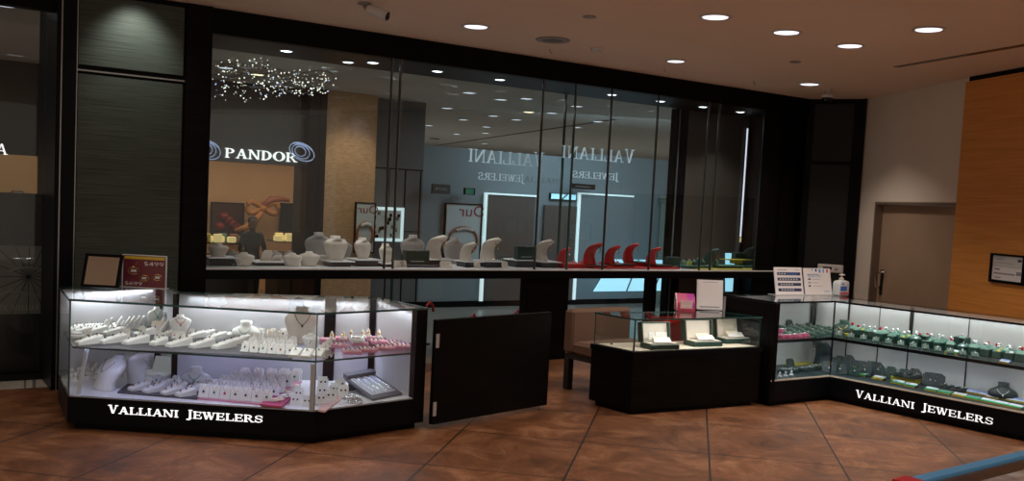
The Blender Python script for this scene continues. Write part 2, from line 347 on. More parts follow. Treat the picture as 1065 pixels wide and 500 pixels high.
# black header and posts of the shop front wall
mb = MB(); wbox(mb, -3.2, 9.94, -.02, .10, SOF, CEIL, 'black_frame'); struct('trim_1', mb, 'black header over the shop window')
mb = MB(); wbox(mb, .38, .53, -.08, .95, 0, CEIL, 'black_satin'); wbox(mb, .415, .425, -.085, -.08, 0, CEIL, 'trim_metal'); struct('trim_2', mb, 'black post left of the panelled column')
mb = MB(); wbox(mb, 1.45, 1.68, -.06, .95, 0, CEIL, 'black_wood'); struct('trim_3', mb, 'black post left of the shop window')
mb = MB(); wbox(mb, .53, 1.45, -.04, .90, 0, CEIL, 'black_frame')
wbox(mb, .555, 1.425, -.06, -.04, .12, 2.72, 'brushed_panel'); wbox(mb, .555, 1.425, -.06, -.04, 2.80, 3.40, 'brushed_panel'); wbox(mb, .54, 1.44, -.066, -.04, 2.745, 2.757, 'trim_metal'); wbox(mb, .54, .548, -.062, -.04, .12, 3.4, 'trim_metal')
struct('wall_column', mb, 'panelled black column')
mb = MB(); wbox(mb, 9.08, 9.94, 0, .04, LZ_, CEIL, 'black_wood'); wbox(mb, 9.08, 9.94, 0, .04, 0, .954, 'black_wood'); wbox(mb, 9.80, 9.94, 0, .95, 0, CEIL, 'black_wood'); wbox(mb, 9.46, 9.5, -.02, 0, 0, CEIL, 'black_frame'); struct('wall_front', mb, 'black wall right of the window')
# short black side wall with dark panels
u = (C2 - C1); un = u.normalized(); nn_ = Vector((-un.y, un.x, 0))
mb = MB(); mb.obox(C1, u, nn_ * .2, (0, 0, CEIL), 'black_frame')
mb.obox(C1 + u * .12 - nn_ * .015, u * .68, nn_ * .015, (0, 0, 2.55), 'dark_panel'); mb.obox(C1 + u * .12 - nn_ * .015 + Vector((0, 0, 2.60)), u * .68, nn_ * .015, (0, 0, .78), 'dark_panel')
mb.obox(C1 + u * .93 - nn_ * .05, u * .07, nn_ * .05, (0, 0, CEIL), 'black_frame')
struct('wall_side', mb, 'short black panelled wall')
# beige wall with the recessed door
def onwall(a, b, f, z=0, out=0):
    v = (b - a); n = Vector((-v.y, v.x, 0)).normalized(); return a + v * f + n * out + Vector((0, 0, z))
bw = C3 - C2; bl = bw.length; bn = Vector((-bw.y, bw.x, 0)).normalized()      # bn points away from the room
if bn.dot(CAMP - C2) > 0: bn = -bn
D0, D1, DT = .18, .985, 2.06
mb = MB(); mb.obox(C2, bw * D0, bn * .25, (0, 0, CEIL), 'beige_paint'); mb.obox(C2 + bw * D1, bw * (1 - D1) + bw * .1, bn * .25, (0, 0, CEIL), 'beige_paint'); mb.obox(C2 + bw * D0 + Vector((0, 0, DT)), bw * (D1 - D0), bn * .25, (0, 0, CEIL - DT), 'beige_paint')
struct('wall_right', mb, 'beige wall above the door')
mb = MB(); e = bw.normalized()
mb.obox(C2 + bw * D0, e * .035, bn * .25, (0, 0, DT), 'door_frame'); mb.obox(C2 + bw * D1 - e * .035, e * .035, bn * .25, (0, 0, DT), 'door_frame'); mb.obox(C2 + bw * D0 + Vector((0, 0, DT - .035)), bw * (D1 - D0), bn * .25, (0, 0, .035), 'door_frame')
struct('trim_4', mb, 'brown door frame')
mb = MB(); mb.obox(C2 + bw * D0 + e * .04 + bn * .10, bw * (D1 - D0) - e * .08, bn * .05, (0, 0, DT - .04), 'door_tan'); dr = struct('door_1', mb, 'tan door in the beige wall')
hp = C2 + bw * D0 + e * .15 + bn * .10; mb = MB()
mb.tube([hp + Vector((0, 0, .93)), hp - bn * .09 + Vector((0, 0, .95)), hp - bn * .10 + Vector((0, 0, 1.12)), hp - bn * .05 - e * -.06 + Vector((0, 0, 1.15)), hp + e * .10 + Vector((0, 0, 1.15))], .018, 'chrome', 8)
mb.obox(hp - e * .03 + Vector((0, 0, .84)), e * .06, -bn * .012, (0, 0, .34), 'joint_dark'); mb.build('door_handle', dr)
# orange wood wall, set forward, with a dark shadow gap at the ceiling
ow = C4 - C3; on = Vector((-ow.y, ow.x, 0)).normalized()
if on.dot(CAMP - C3) > 0: on = -on
mb = MB(); mb.obox(C3 - on * .06, ow, on * .30, (0, 0, CEIL - .06), 'orange_wood'); mb.obox(C3 - on * .02, ow, on * .24, (0, 0, CEIL), 'black_frame'); struct('wall_wood', mb, 'orange wood wall at the right')

# ------------------------------------------------------------------ shop window ledge and glass
mb = MB(); wbox(mb, 1.68, 9.79, .045, .93, .955, 1.045, 'black_satin'); wbox(mb, 1.68, 9.79, .045, .93, 1.045, 1.055, 'white_shelf'); wbox(mb, 1.68, 9.44, -.05, .045, .955, 1.045, 'black_satin'); wbox(mb, 1.68, 9.44, -.052, .045, 1.045, 1.055, 'white_shelf'); struct('window_ledge', mb, 'black shop window ledge')
LZ = 1.0555
mb = MB(); wbox(mb, 1.68, 9.80, .10, .95, SOF, SOF + .05, 'black_satin'); struct('trim_5', mb, 'black soffit over the shop window')
mb = MB(); wbox(mb, 5.32, 5.93, -.02, .10, 0, .954, 'black_wood'); wbox(mb, 5.31, 5.94, -.03, .11, 0, .05, 'black_frame'); struct('trim_6', mb, 'black pier under the window ledge')
mb = MB(); wbox(mb, 7.66, 7.78, .5, .62, 0, .954, 'black_frame'); struct('trim_7', mb, 'black post under the window ledge')
def joints(pairs): return [wp(a, b, d)[0] for a, b, d in pairs]
inner = [1.68] + [wp(403.5, 170)[0], wp(412.5, 170)[0]] + [wp(560.5, 180)[0], wp(594, 184)[0], wp(631.5, 185)[0], wp(679, 200)[0], wp(732, 198)[0], wp(743, 198)[0]] + [9.08]
for i in range(len(inner) - 1):
    mb = MB(); a, b = W(inner[i] + .006, 0), W(inner[i + 1] - .006, 0); mb.pane(a, b, LZ, SOF, 'window_glass', 'glass_edge', .012); o = struct('window_%d' % (i + 1), mb, 'glass panel of the shop window')
    if i: 
        k = inner[i]; m2 = MB(); wd_ = .0055; wbox(m2, k - wd_, k + wd_, -.012, .012, LZ, SOF, 'glass_edge' if i in (4,) else 'joint_dark'); wbox(m2, k + wd_, k + wd_ + .006, -.012, .010, LZ, SOF, 'joint_light'); m2.build('window_joint', o)
for i, (s0, s1) in enumerate(((1.68, 4.1), (4.1, 6.45), (6.45, 8.36))):
    mb = MB(); mb.pane(W(s0, .94), W(s1, .94), 0, SOF, 'window_glass', 'glass_edge', .012); o = struct('window_%d' % (i + 20), mb, 'outer glass of the shop window')
    if i: m2 = MB(); wbox(m2, s0 - .01, s0 + .01, .93, .96, 0, SOF, 'glass_edge'); m2.build('window_joint', o)
mb = MB(); mb.pane(W(-3.2, .5), W(.38, .5), .2, CEIL, 'window_glass', 'glass_edge', .012); struct('window_30', mb, 'glass pane left of the panelled column')
mb = MB(); wbox(mb, -3.2, .38, .45, .55, 0, .06, 'black_frame'); struct('trim_8', mb, 'dark sill of the left pane')
# outer dark frame and brown return at the right end of the window
mb = MB(); wbox(mb, 8.36, 8.58, .93, 1.05, 0, SOF, 'black_satin'); wbox(mb, 8.58, 9.80, .93, 1.05, 0, SOF, 'mall_brown'); wbox(mb, 8.40, 8.42, .92, .93, 0, SOF, 'joint_light'); struct('trim_9', mb, 'dark frame and brown return of the shop window')
# vertical light strip on the return
s0 = wp(775, 160, .90)[0]
t = thing('strip_light', 'slim vertical tube light with golden end, right end of shop window', 'light', W(s0, .90, 1.2)); mb = MB(); mb.box(-.045, -.02, -.02, .03, 0, 1.88, 'joint_light'); mb.box(.02, .035, -.02, .03, 0, 1.88, 'joint_dark'); mb.build('housing', t, rotz=AW)
mb = MB(); mb.box(-.018, .018, -.012, .012, .28, 1.86, 'lamp_dim'); mb.build('tube', t, rotz=AW)
mb = MB(); mb.box(-.022, .022, -.016, .014, .20, .27, 'amber'); mb.ball((0, 0, .13), .045, 'lens_black'); mb.build('end_cap', t, rotz=AW)

# ------------------------------------------------------------------ ceiling fittings
def downlight(P, label, energy, r=.105, group=None, glow='lamp_glow', col=(1, .86, .74), z=None, sp=2.0):
    key = 'down' + str(r) + glow
    if key not in PROTO:
        t = thing('ceiling_downlight', label, 'light', P, 0, group)
        MB().lathe([(r * .98, .0), (r * 1.16, -.004), (r * 1.16, -.012), (r, -.014), (r * .92, -.006)], 'plastic_white', 24).build('trim_ring', t)
        MB().lathe([(r * .90, -.004), (r * .90, -.010), (r * .6, -.014), (.002, -.016)], glow, 24).build('diffuser', t)
        PROTO[key] = t
    else: t = copy_tree(PROTO[key])
    t.location = P; t['label'] = label
    if group: t['group'] = group
    elif 'group' in t: del t['group']
    if energy: spot('downlight_beam', (0, 0, -.03), energy, sp, .7, col, parent=t)
    return t
for (px, py), lab in (((495, 27), 'round ceiling downlight nearest the window header, left of speaker grille'), ((744, 17), 'round ceiling downlight nearest the top edge, front of middle row'), ((818, 33), 'round ceiling downlight in middle row, second from left'),
                      ((884, 47), 'round ceiling downlight at right end of middle row'), ((966, 30), 'rightmost round ceiling downlight, above the orange wall'), ((703, 63), 'round ceiling downlight near window header, right of smoke detector')):
    P = at(px, py, CEIL); downlight(P, lab, DOWN_W * (1.8 if px > 880 else 1), .118 if px != 703 else .10)
downlight(at(842, 87, CEIL), 'farthest round ceiling downlight beside the dome camera', DOWN_W * 2.2, .118)
for i, (x, y) in enumerate(((-1.9, 7.0), (-1.2, 4.6), (.6, 4.4), (2.6, 5.2), (3.9, 5.9), (-3.2, 5.2), (.4, 2.2), (2.6, 2.6), (4.2, 2.9), (-2.0, 1.6), (3.31 + .9, 7.3), (.6, 6.6))):
    downlight(Vector((x, y, CEIL)), 'round ceiling downlight overhead in front of the counters', DOWN_W, .118, 'round ceiling downlights overhead')
spot('wall_washer', W(1.0, -.42, 3.40), 24, 1.5, .9, (1, .98, .90), to=W(1.0, -.02, 2.9))
P = at(575, 41, CEIL); t = thing('ceiling_speaker', 'large round brown speaker grille in the ceiling', 'speaker', P)
MB().lathe([(.165, 0), (.175, -.006), (.165, -.014), (.155, -.012)], 'plastic_grey', 28).build('rim', t); MB().lathe([(.153, -.002), (.153, -.010), (.08, -.013), (.002, -.014)], 'speaker_grille', 28).build('grille', t)
P = at(621, 50, CEIL); t = thing('smoke_detector', 'small white smoke detector in ceiling right of speaker', 'detector', P)
MB().lathe([(.07, 0), (.07, -.015), (.05, -.04), (.002, -.044)], 'plastic_white', 20).build('housing', t); MB().box(-.02, .02, -.055, -.045, -.035, -.028, 'plastic_grey').build('sensor_slot', t)
for (px, py), lab in (((613, 17), 'flat round sprinkler cap in ceiling above the smoke detector'), ((827, 64), 'flat round sprinkler cap in ceiling left of dome camera')):
    o = MB().lathe([(.06, 0), (.06, -.008), (.05, -.012), (.002, -.013)], 'plastic_grey', 20).build('sprinkler_cap', loc=at(px, py, CEIL)); tag(o, lab, 'sprinkler')
for (px, py), lab in (((572, 51), 'small ceiling hook below the speaker grille'), ((784, 84), 'small ceiling hook near the far downlight'), ((691, 70), 'small ceiling hook beside the downlight near window')):
    o = MB().tube([(0, 0, 0), (0, 0, -.03), (.015, 0, -.045), (.03, 0, -.035)], .004, 'plastic_grey', 5).build('ceiling_hook', loc=at(px, py, CEIL)); tag(o, lab, 'hook')
# linear slot diffuser
a, b = at(932, 69.5, CEIL), at(1075, 45, CEIL); v = b - a; vn = Vector((-v.y, v.x, 0)).normalized() * .035
o = MB().obox(a - vn - Vector((0, 0, .006)), v, vn * 2, (0, 0, .006), 'lens_black').build('slot_diffuser'); tag(o, 'long black air slot in the ceiling towards the orange wall', 'vent')
# bullet camera
P = at(379, 3, CEIL); t = thing('bullet_camera', 'grey bullet security camera hanging from the ceiling', 'camera', P)
MB().lathe([(.06, 0), (.06, -.015), (.03, -.02)], 'plastic_grey', 16).build('base', t)
a = Vector((0, 0, -.02)); b_ = Vector((.05, -.02, -.055)); MB().tube([a, (.01, 0, -.045), b_], .016, 'plastic_grey', 8).build('bracket', t)
q = Vector((.21, -.06, -.115)); dd = (q - b_).normalized(); MB().tube([b_ - dd * .02, b_, q - dd * .03, q], [.030, .042, .045, .048], 'plastic_white', 14).build('housing', t)
MB().tube([q - dd * .002, q + dd * .006], .038, 'lens_black', 14).build('lens', t)
# dome camera
P = at(861, 93, CEIL); t = thing('dome_camera', 'small dome security camera beside the far downlight', 'camera', P)
MB().lathe([(.05, 0), (.05, -.02), (.02, -.03), (.02, -.06), (.075, -.065), (.08, -.10), (.075, -.105)], 'plastic_white', 18).build('housing', t)
MB().lathe([(.068, -.104), (.065, -.13), (.045, -.155), (.002, -.165)], 'lens_black', 18).build('dome', t)
# soffit downlights over the ledge
names = ['farthest left', 'second from left', 'third from left', 'fourth from left', 'fifth from left', 'sixth from left', 'seventh from left', 'eighth from left', 'rightmost']
for i, (px, py) in enumerate(((298, 48), (362, 66), (388, 61), (455, 72), (520, 82), (637, 92), (687, 107), (731, 113), (770, 120))):
    s, _ = wp(px, py, .42 if i != 1 else .62); s = min(s, 9.4)
    downlight(W(s, .42 if i != 1 else .62, SOF), 'small downlight in the window soffit, ' + names[i], 16.0, .062, None, 'lamp_cool', (1, .93, .86), sp=1.7)

# ================================================================== THE MALL BEYOND THE WINDOW
MC = 3.36
mb = MB(); wbox(mb, -8, 34, .55, 26, -.12, -.001, 'mall_tile'); struct('floor_mall', mb, 'tiled mall floor')
mb = MB(); wbox(mb, -8, 34, .96, 26, MC, MC + .1, 'mall_ceiling'); struct('ceiling_mall', mb, 'mall ceiling')
FD = 5.0
def fw_(px, py, d=FD): return wp(px, py, d)
# jewellery shop across the mall (left): fascia, opening, lit interior
sL = 1.6; sO0 = fw_(205, 200)[0] - .3; sO1 = fw_(311, 172)[0]; zO = fw_(300, 172)[1]
mb = MB(); wbox(mb, sL, sO1, FD, FD + .2, zO, MC, 'mall_charcoal'); wbox(mb, sL, sO0, FD, FD + .2, 0, zO, 'mall_charcoal'); struct('wall_mall_shop', mb, 'dark fascia of the shop across the mall')
mb = MB(); wbox(mb, sO1, fw_(331, 120)[0], FD - .35, FD + .2, 0, MC, 'black_satin'); struct('trim_10', mb, 'black pier beside the shop opening')
mb = MB(); wbox(mb, fw_(331, 120)[0], fw_(384, 120)[0], FD - .3, FD + .1, 0, MC, 'brick_tan'); struct('wall_brick', mb, 'tan textured column')
s_b = fw_(357, 120)[0]; spot('column_light', W(s_b, FD - 1.3, MC - .05), 60, 1.3, .8, (1, .80, .55), to=W(s_b, FD - .3, 1.6)); spot('column_light', W(s_b + .1, FD - .75, MC - .05), 8, .9, .9, (.35, .45, 1), to=W(s_b + .1, FD - .3, 2.6))
mb = MB(); sI = sO1 + 1.85; wbox(mb, sO0 - .4, sI, FD + 3.0, FD + 3.1, 0, MC, 'shop_tan'); wbox(mb, sI, sI + .1, FD + .2, FD + 3.1, 0, MC, 'shop_tan'); wbox(mb, sO0 - .5, sO0 - .4, FD + .2, FD + 3.1, 0, MC, 'shop_tan'); wbox(mb, sO0 - .5, sI, FD + .2, FD + 3.1, 2.62, 2.7, 'shop_tan'); struct('wall_shop_inside', mb, 'tan inside walls of the shop across the mall')
for i, (px, py) in enumerate(((228, 181), (242, 185), (247, 184.5), (247, 190), (254, 189.5), (270, 192.5), (288, 190), (302, 188))):
    D = ray(px, py); k = (2.62 - CH) / D.z; P = CAMP + D * k
    downlight(Vector((P.x, P.y, 2.62)), 'tiny warm spotlight in the ceiling of the shop across the mall, ' + ORD[i], 0, .05, None, 'lamp_warm')
l = area('shop_light', W(sO0, FD + 1.5, 2.58), W(sI - .3, FD + 1.5, 2.58), 1.4, 42, (1, .66, .42), (0, 0, -1))
# shop sign
s, z = fw_(233, 165, FD); s2, z2 = fw_(309, 163, FD); t = thing('shop_sign', 'white lit letters on the dark fascia of shop across mall', 'sign', W(s, FD - .02, z))
zb = fw_(233, 163.5)[1]; L0 = W(s, FD - .03, zb)
lettering('PANDOR', L0, EW, (0, 0, 1), .135, s2 - s, .03, 'pandora_glow', None, 'letter')
for o in [o for o in COL.objects if o.name.startswith('letter')]: o.parent = t; o.matrix_parent_inverse = Matrix.Translation(-t.location)
def swirl(px, py, rx, ry, lab):
    s, z = fw_(px, py, FD - .4); o_ = W(s, FD - .4, z); k = .0145; mb = MB(); Ux = EW; Uz = Vector((0, 0, 1))
    for (fx, fy, ax, tw) in ((1, 1, 0, .0075), (.70, .82, -.10, .006), (.42, .58, -.16, .006)):
        pts = []
        for j in range(28):
            a = 2 * PI * j / 28; X = rx * fx * math.cos(a) + ax * rx * .8; Z = ry * fy * math.sin(a); c, d_ = math.cos(-.35), math.sin(-.35); X, Z = X * c - Z * d_, X * d_ + Z * c; pts.append(Ux * X + Uz * Z)
        mb.tube(pts, [tw * (1.8 if 3 < j < 12 else 1.) for j in range(28)] + [], 'logo_blue', 5, True)
    o = mb.build('swirl_emblem', loc=o_); tag(o, lab, 'sign')
swirl(314, 158, .20, .12, 'blue swirl emblem right of the white shop letters'); swirl(217, 156, .17, .12, 'blue swirl emblem left of the white shop letters')
# inside that shop: wall posters, counters with glowing goods, a giant bow, a salesperson
def fpanel(name, x0, y0, x1, y1, d, m, lab, cat, frame=None, th=.04, fm='black_frame'):
    s0, z1 = wp(x0, y0, d); s1, z0 = wp(x1, y1, d); t = thing(name, lab, cat, W(s0, d, z0), AW); w, h = s1 - s0, z1 - z0
    MB().box(0, w, 0, th, 0, h, m).build('panel', t)
    if frame:
        mb = MB(); f = frame; mb.box(-f, w + f, -.015, th, -f, 0, fm); mb.box(-f, w + f, -.015, th, h, h + f, fm); mb.box(-f, 0, -.015, th, 0, h, fm); mb.box(w, w + f, -.015, th, 0, h, fm); mb.build('frame', t)
    return t, w, h
t, w, h = fpanel('wall_poster', 221, 211, 252, 246, FD + 2.9, 'poster_dark', 'dark red wall poster inside the shop across the mall', 'poster', .02)
mb = MB(); 
for i in range(5): mb.ball((w * (.25 + .13 * i), -.01, h * (.3 + .1 * ((i * 7) % 4))), .10, 'red_dark', 10, .8)
mb.build('picture', t)
fpanel('wall_poster', 293, 212, 309, 240, FD + 2.9, 'black_satin', 'black wall poster inside the shop across the mall', 'poster', .02)
P = W(wp(273, 225, FD + 2.6)[0], FD + 2.6, wp(273, 225, FD + 2.6)[1]); t = thing('giant_bow', 'caramel ribbon bow hung inside the shop across the mall', 'decoration', P, AW)
mb = MB()
for sg in (-1, 1):
    pts = [(sg * (.02 + .26 * math.sin(a)), 0, .10 + .10 * math.sin(2 * a) + .05) for a in [PI * i / 10 for i in range(11)]]; mb.tube(pts, .05, 'caramel', 8)
mb.ball((0, 0, .14), .085, 'caramel', 10); mb.build('loop', t)
MB().tube([(0, 0, .1), (-.12, 0, -.06), (-.28, 0, -.20), (-.48, 0, -.26)], [.06, .07, .06, .03], 'caramel', 8).build('ribbon_tail', t)
MB().tube([(0, 0, .18), (.15, 0, .30), (.33, 0, .33), (.48, 0, .30)], [.06, .07, .05, .03], 'poster_brown', 8).build('ribbon_tail', t)
def shopcounter(x0, x1, d, ytop, lab, goods):
    s0, z1 = wp(x0, ytop, d); s1, _ = wp(x1, ytop, d); z1 = max(z1, .9); t = thing('shop_counter', lab, 'counter', W(s0, d, 0), AW); w = s1 - s0
    MB().bbox(0, w, 0, .6, 0, z1 - .2, 'mall_charcoal', .02).build('body', t); mb = MB(); mb.slab([(0, 0), (w, 0), (w, .6), (0, .6)], z1 - .02, z1, 'clear_glass'); mb.build('glass_top', t)
    for i in range(goods):
        x = w * (i + .5) / goods; q = W(s0, d, 0) + EW * x + NW * (.15 + .12 * (i % 3))
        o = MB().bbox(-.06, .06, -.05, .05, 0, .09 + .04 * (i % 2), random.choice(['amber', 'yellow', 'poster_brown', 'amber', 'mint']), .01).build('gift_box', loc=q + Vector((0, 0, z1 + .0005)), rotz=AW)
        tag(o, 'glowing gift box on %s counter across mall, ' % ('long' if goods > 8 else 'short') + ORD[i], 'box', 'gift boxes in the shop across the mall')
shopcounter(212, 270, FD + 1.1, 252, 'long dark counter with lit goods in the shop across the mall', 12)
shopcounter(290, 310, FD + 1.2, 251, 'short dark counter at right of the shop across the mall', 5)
# person behind the counter (dark clothes), one skinned body
def person(P, rot, label):
    t = thing('person', label, 'person', P, rot)
    V_ = {'pel': (0, 0, .95, .15), 'waist': (0, 0, 1.08, .14), 'chest': (0, 0, 1.32, .165), 'neckb': (0, 0, 1.47, .07), 'neck': (0, 0, 1.53, .055), 'head': (0, -.01, 1.62, .085), 'crown': (0, -.005, 1.72, .075)}
    for sg, q in ((-1, 'l'), (1, 'r')):
        V_[q + 'sh'] = (sg * .18, 0, 1.42, .07); V_[q + 'el'] = (sg * .25, -.03, 1.14, .05); V_[q + 'wr'] = (sg * .19, -.24, 1.02, .032); V_[q + 'pa'] = (sg * .17, -.31, 1.01, .03)
        V_[q + 'hip'] = (sg * .10, 0, .88, .10); V_[q + 'kn'] = (sg * .11, -.02, .48, .065); V_[q + 'an'] = (sg * .11, .02, .09, .04); V_[q + 'to'] = (sg * .12, -.14, .035, .035)
        for k in range(4): V_[q + 'f%d' % k] = (sg * (.13 + .022 * k), -.39 + .006 * abs(k - 1.5), 1.0, .009)
        V_[q + 'th'] = (sg * .125, -.34, 1.0, .010)
    E_ = [('pel', 'waist'), ('waist', 'chest'), ('chest', 'neckb'), ('neckb', 'neck'), ('neck', 'head'), ('head', 'crown')]
    for q in 'lr': E_ += [('chest', q + 'sh'), (q + 'sh', q + 'el'), (q + 'el', q + 'wr'), (q + 'wr', q + 'pa'), ('pel', q + 'hip'), (q + 'hip', q + 'kn'), (q + 'kn', q + 'an'), (q + 'an', q + 'to'), (q + 'pa', q + 'th')] + [(q + 'pa', q + 'f%d' % k) for k in range(4)]
    ks = list(V_); me = bpy.data.meshes.new('body'); me.from_pydata([V_[k][:3] for k in ks], [(ks.index(a), ks.index(b)) for a, b in E_], [])
    o = bpy.data.objects.new('body', me); COL.objects.link(o); o.parent = t; md = o.modifiers.new('skin', 'SKIN'); o.modifiers.new('sub', 'SUBSURF').render_levels = 1
    if not me.skin_vertices: 
        bpy.context.view_layer.objects.active = o
    if me.skin_vertices:
        for i, k in enumerate(ks): me.skin_vertices[0].data[i].radius = (V_[k][3],) * 2
        me.skin_vertices[0].data[0].use_root = True
    me.materials.append(M['cloth_black'])
    mb = MB(); mb.lathe([(.045, -.12), (.070, -.09), (.080, -.02), (.082, .04), (.07, .09), (.03, .12), (.002, .125)], 'skin', 16, (0, -.015, 1.66)); mb.ball((0, -.10, 1.645), .014, 'skin')
    for sg in (-1, 1): mb.ball((sg * .03, -.088, 1.675), .010, 'lens_black'); mb.ball((sg * .083, -.01, 1.65), .018, 'skin')
    mb.box(-.022, .022, -.092, -.085, 1.60, 1.606, 'poster_brown'); mb.build('face', t)
    mb = MB(); mb.lathe([(.088, .0), (.096, .04), (.085, .10), (.04, .135), (.002, .14)], 'hair_black', 16, (0, .008, 1.665)); mb.lathe([(.05, -.12), (.075, -.06), (.07, .02)], 'hair_black', 14, (0, .03, 1.66)); mb.build('hair', t)
    return t
s, z = wp(264, 240, FD + .55); P_ = person(W(s, FD + .62, 0), AW, 'person in black clothes behind the long counter across the mall'); P_.scale = (.78, .78, .78)

# grey wall, bulkhead and doors right of the tan column
sA = fw_(384, 150)[0]; sB = fw_(441, 160)[0]; zG = 2.68
mb = MB(); wbox(mb, sA, sB, FD, FD + .15, 0, MC, 'mall_grey')
for px in (388, 404, 421, 437):
    s_ = fw_(px, 200)[0]; wbox(mb, s_ - .012, s_ + .012, FD - .004, FD, 0, 2.25, 'black_frame')
wbox(mb, sA, sB, FD - .004, FD, 2.25, 2.27, 'black_frame'); wbox(mb, sA, sB, FD - .004, FD, 1.25, 1.262, 'black_frame'); struct('wall_mall_grey', mb, 'grey panelled mall wall')
mb = MB(); wbox(mb, sB, fw_(600, 160)[0], FD, FD + .2, 0, zG, 'mall_blue'); struct('wall_mall_blue', mb, 'blue grey mall wall')
mb = MB(); wbox(mb, fw_(600, 160)[0], 14.5, FD, FD + .2, 0, zG + .1, 'mall_blue'); struct('wall_mall_far', mb, 'blue grey mall wall at right')
mb = MB(); wbox(mb, sA, 14.5, FD - .02, FD, 0, .10, 'black_frame'); struct('baseboard_mall', mb, 'black skirting of the mall wall')
mb = MB(); wbox(mb, -8, 34, 20, 20.2, 0, MC, 'mall_taupe'); struct('wall_mall_back', mb, 'far mall wall')
# mall ceiling lights seen through the window
ml = [(488, 96, 1), (547.6, 102, 1), (465, 112, 1), (513, 120, 1), (482, 124, 0), (537, 124, 0), (550, 116, 2), (506, 131.5, 1), (446, 130, 0), (431, 134, 0), (475, 139, 1), (505, 138, 0), (504, 149, 1), (411, 105, 1), (412, 134, 1), (600, 110, 1), (600, 132, 0), (290, 133, 0), (268, 77, 2), (235, 70, 0), (521, 103, 0), (622, 126, 0), (574, 117, 0), (420, 140, 2), (628, 100, 0)]
for i, (px, py, k) in enumerate(sorted(ml)):
    P = at(px, py, MC); r = .115
    downlight(Vector((P.x, P.y, MC)), 'flat round mall ceiling light beyond the window, ' + ORD[i], 9 if i % 6 == 2 else 0, .10, 'round mall ceiling lights', ('lamp_dim', 'lamp_dim2', 'lamp_warm')[k] if False else ('lamp_dim', 'lamp_dim', 'lamp_warm')[k], (1, .93, .85))
P = at(452, 144, MC); o = MB().lathe([(.13, 0), (.13, -.012), (.002, -.016)], 'lens_black', 20).build('ceiling_speaker', loc=(P.x, P.y, MC)); tag(o, 'dark round speaker in the mall ceiling behind the window', 'speaker')
a, b = at(446, 152.3, MC - .003), at(640, 124, MC - .003); v = b - a; vn = Vector((-v.y, v.x, 0)).normalized() * .03
o = MB().obox(a - vn - Vector((0, 0, .005)), v, vn * 2, (0, 0, .004), 'lens_black').build('slot_diffuser'); tag(o, 'long black reflection of the shop air slot behind the glass', 'vent')  # mirror image of the shop's ceiling slot, put in as a dark strip
# sparkling chandelier
s, z = wp(278, 84, 2.4); P0 = W(s, 2.4, z); t = thing('sparkling_chandelier', 'wide swirl of tiny twinkling lights under the mall ceiling', 'chandelier', P0, AW)
mb = MB(); mw = MB(); rnd = random.Random(3)
w0 = wp(222, 84, 2.4)[0] - s; w1 = wp(340, 84, 2.4)[0] - s; hh = .27
for k in range(300):
    u_ = rnd.random(); X = w0 + (w1 - w0) * u_; env = .25 + .75 * math.sin(PI * min(1, u_ * 1.3 + .15)) if u_ < .66 else .55; Z = (rnd.random() * 2 - 1) * hh * env - (.03 if u_ < .6 else -.02)
    mb.ball((X, (rnd.random() - .5) * .7, Z), rnd.choice([.004, .005, .006, .009]), 'sparkle_blue' if rnd.random() < .12 else 'sparkle', 5)
for k in range(16):
    cx = w0 + (w1 - w0) * rnd.random() * .95; rr = .14 + .2 * rnd.random(); yy = (rnd.random() - .5) * .5; zz = (rnd.random() - .5) * .14
    mw.tube([(cx + rr * math.cos(a), yy + .2 * math.sin(a), zz + rr * .42 * math.sin(a + k)) for a in [2 * PI * j / 22 for j in range(22)]], .0022, 'wire', 4, True)
mw.build('wire_swirl', t); o = mb.build('crystals', t); o['kind'] = 'stuff'
MB().tube([(0, 0, hh * .6), (0, 0, MC - z - .001)], .006, 'wire', 5).build('hanging_rod', t)
# mirror image of the shop sign, put in as letters on the outer glass
for (x0, x1, yA, xa, xb, yB, lab) in ((486, 566, 172, 497, 546, 188, 'pale mirror reflection of shop lettering in the outer glass, left set'), (583, 660, 168, 595, 644, 186, 'pale mirror reflection of shop lettering in the outer glass, right set')):
    d = .925; s0, z0 = wp(x0, yA + 2, d); s1, z1 = wp(x1, yA - 4, d); t = thing('window_lettering', lab, 'lettering', W(s0, d, z0))
    L0 = W(s0, d, (z0 + z1) / 2) - t.location; lettering('VALLIANI', L0, EW, (0, 0, 1), .155, s1 - s0, .006, 'letter_pale', t, 'letter', True, True, (0,))
    s0, z0 = wp(xa, yB + 1, d); s1, z1 = wp(xb, yB - 1, d); L0 = W(s0, d, (z0 + z1) / 2) - t.location; lettering('JEWELERS', L0, EW, (0, 0, 1), .085, s1 - s0, .006, 'letter_pale', t, 'letter', True, True, (0,))
s0, z0 = fw_(538, 188); s1, _ = fw_(585, 187); t = thing('ghost_lettering', 'faint grey reflection of capital letters over the mall wall', 'lettering', W(s0, FD - .01, z0)); lettering('VALLIANI', (0, 0, 0), EW, (0, 0, 1), .09, s1 - s0, .01, 'mall_taupe', t, 'letter', False, True, ())  # faint reflection of the shop name, put in as letters
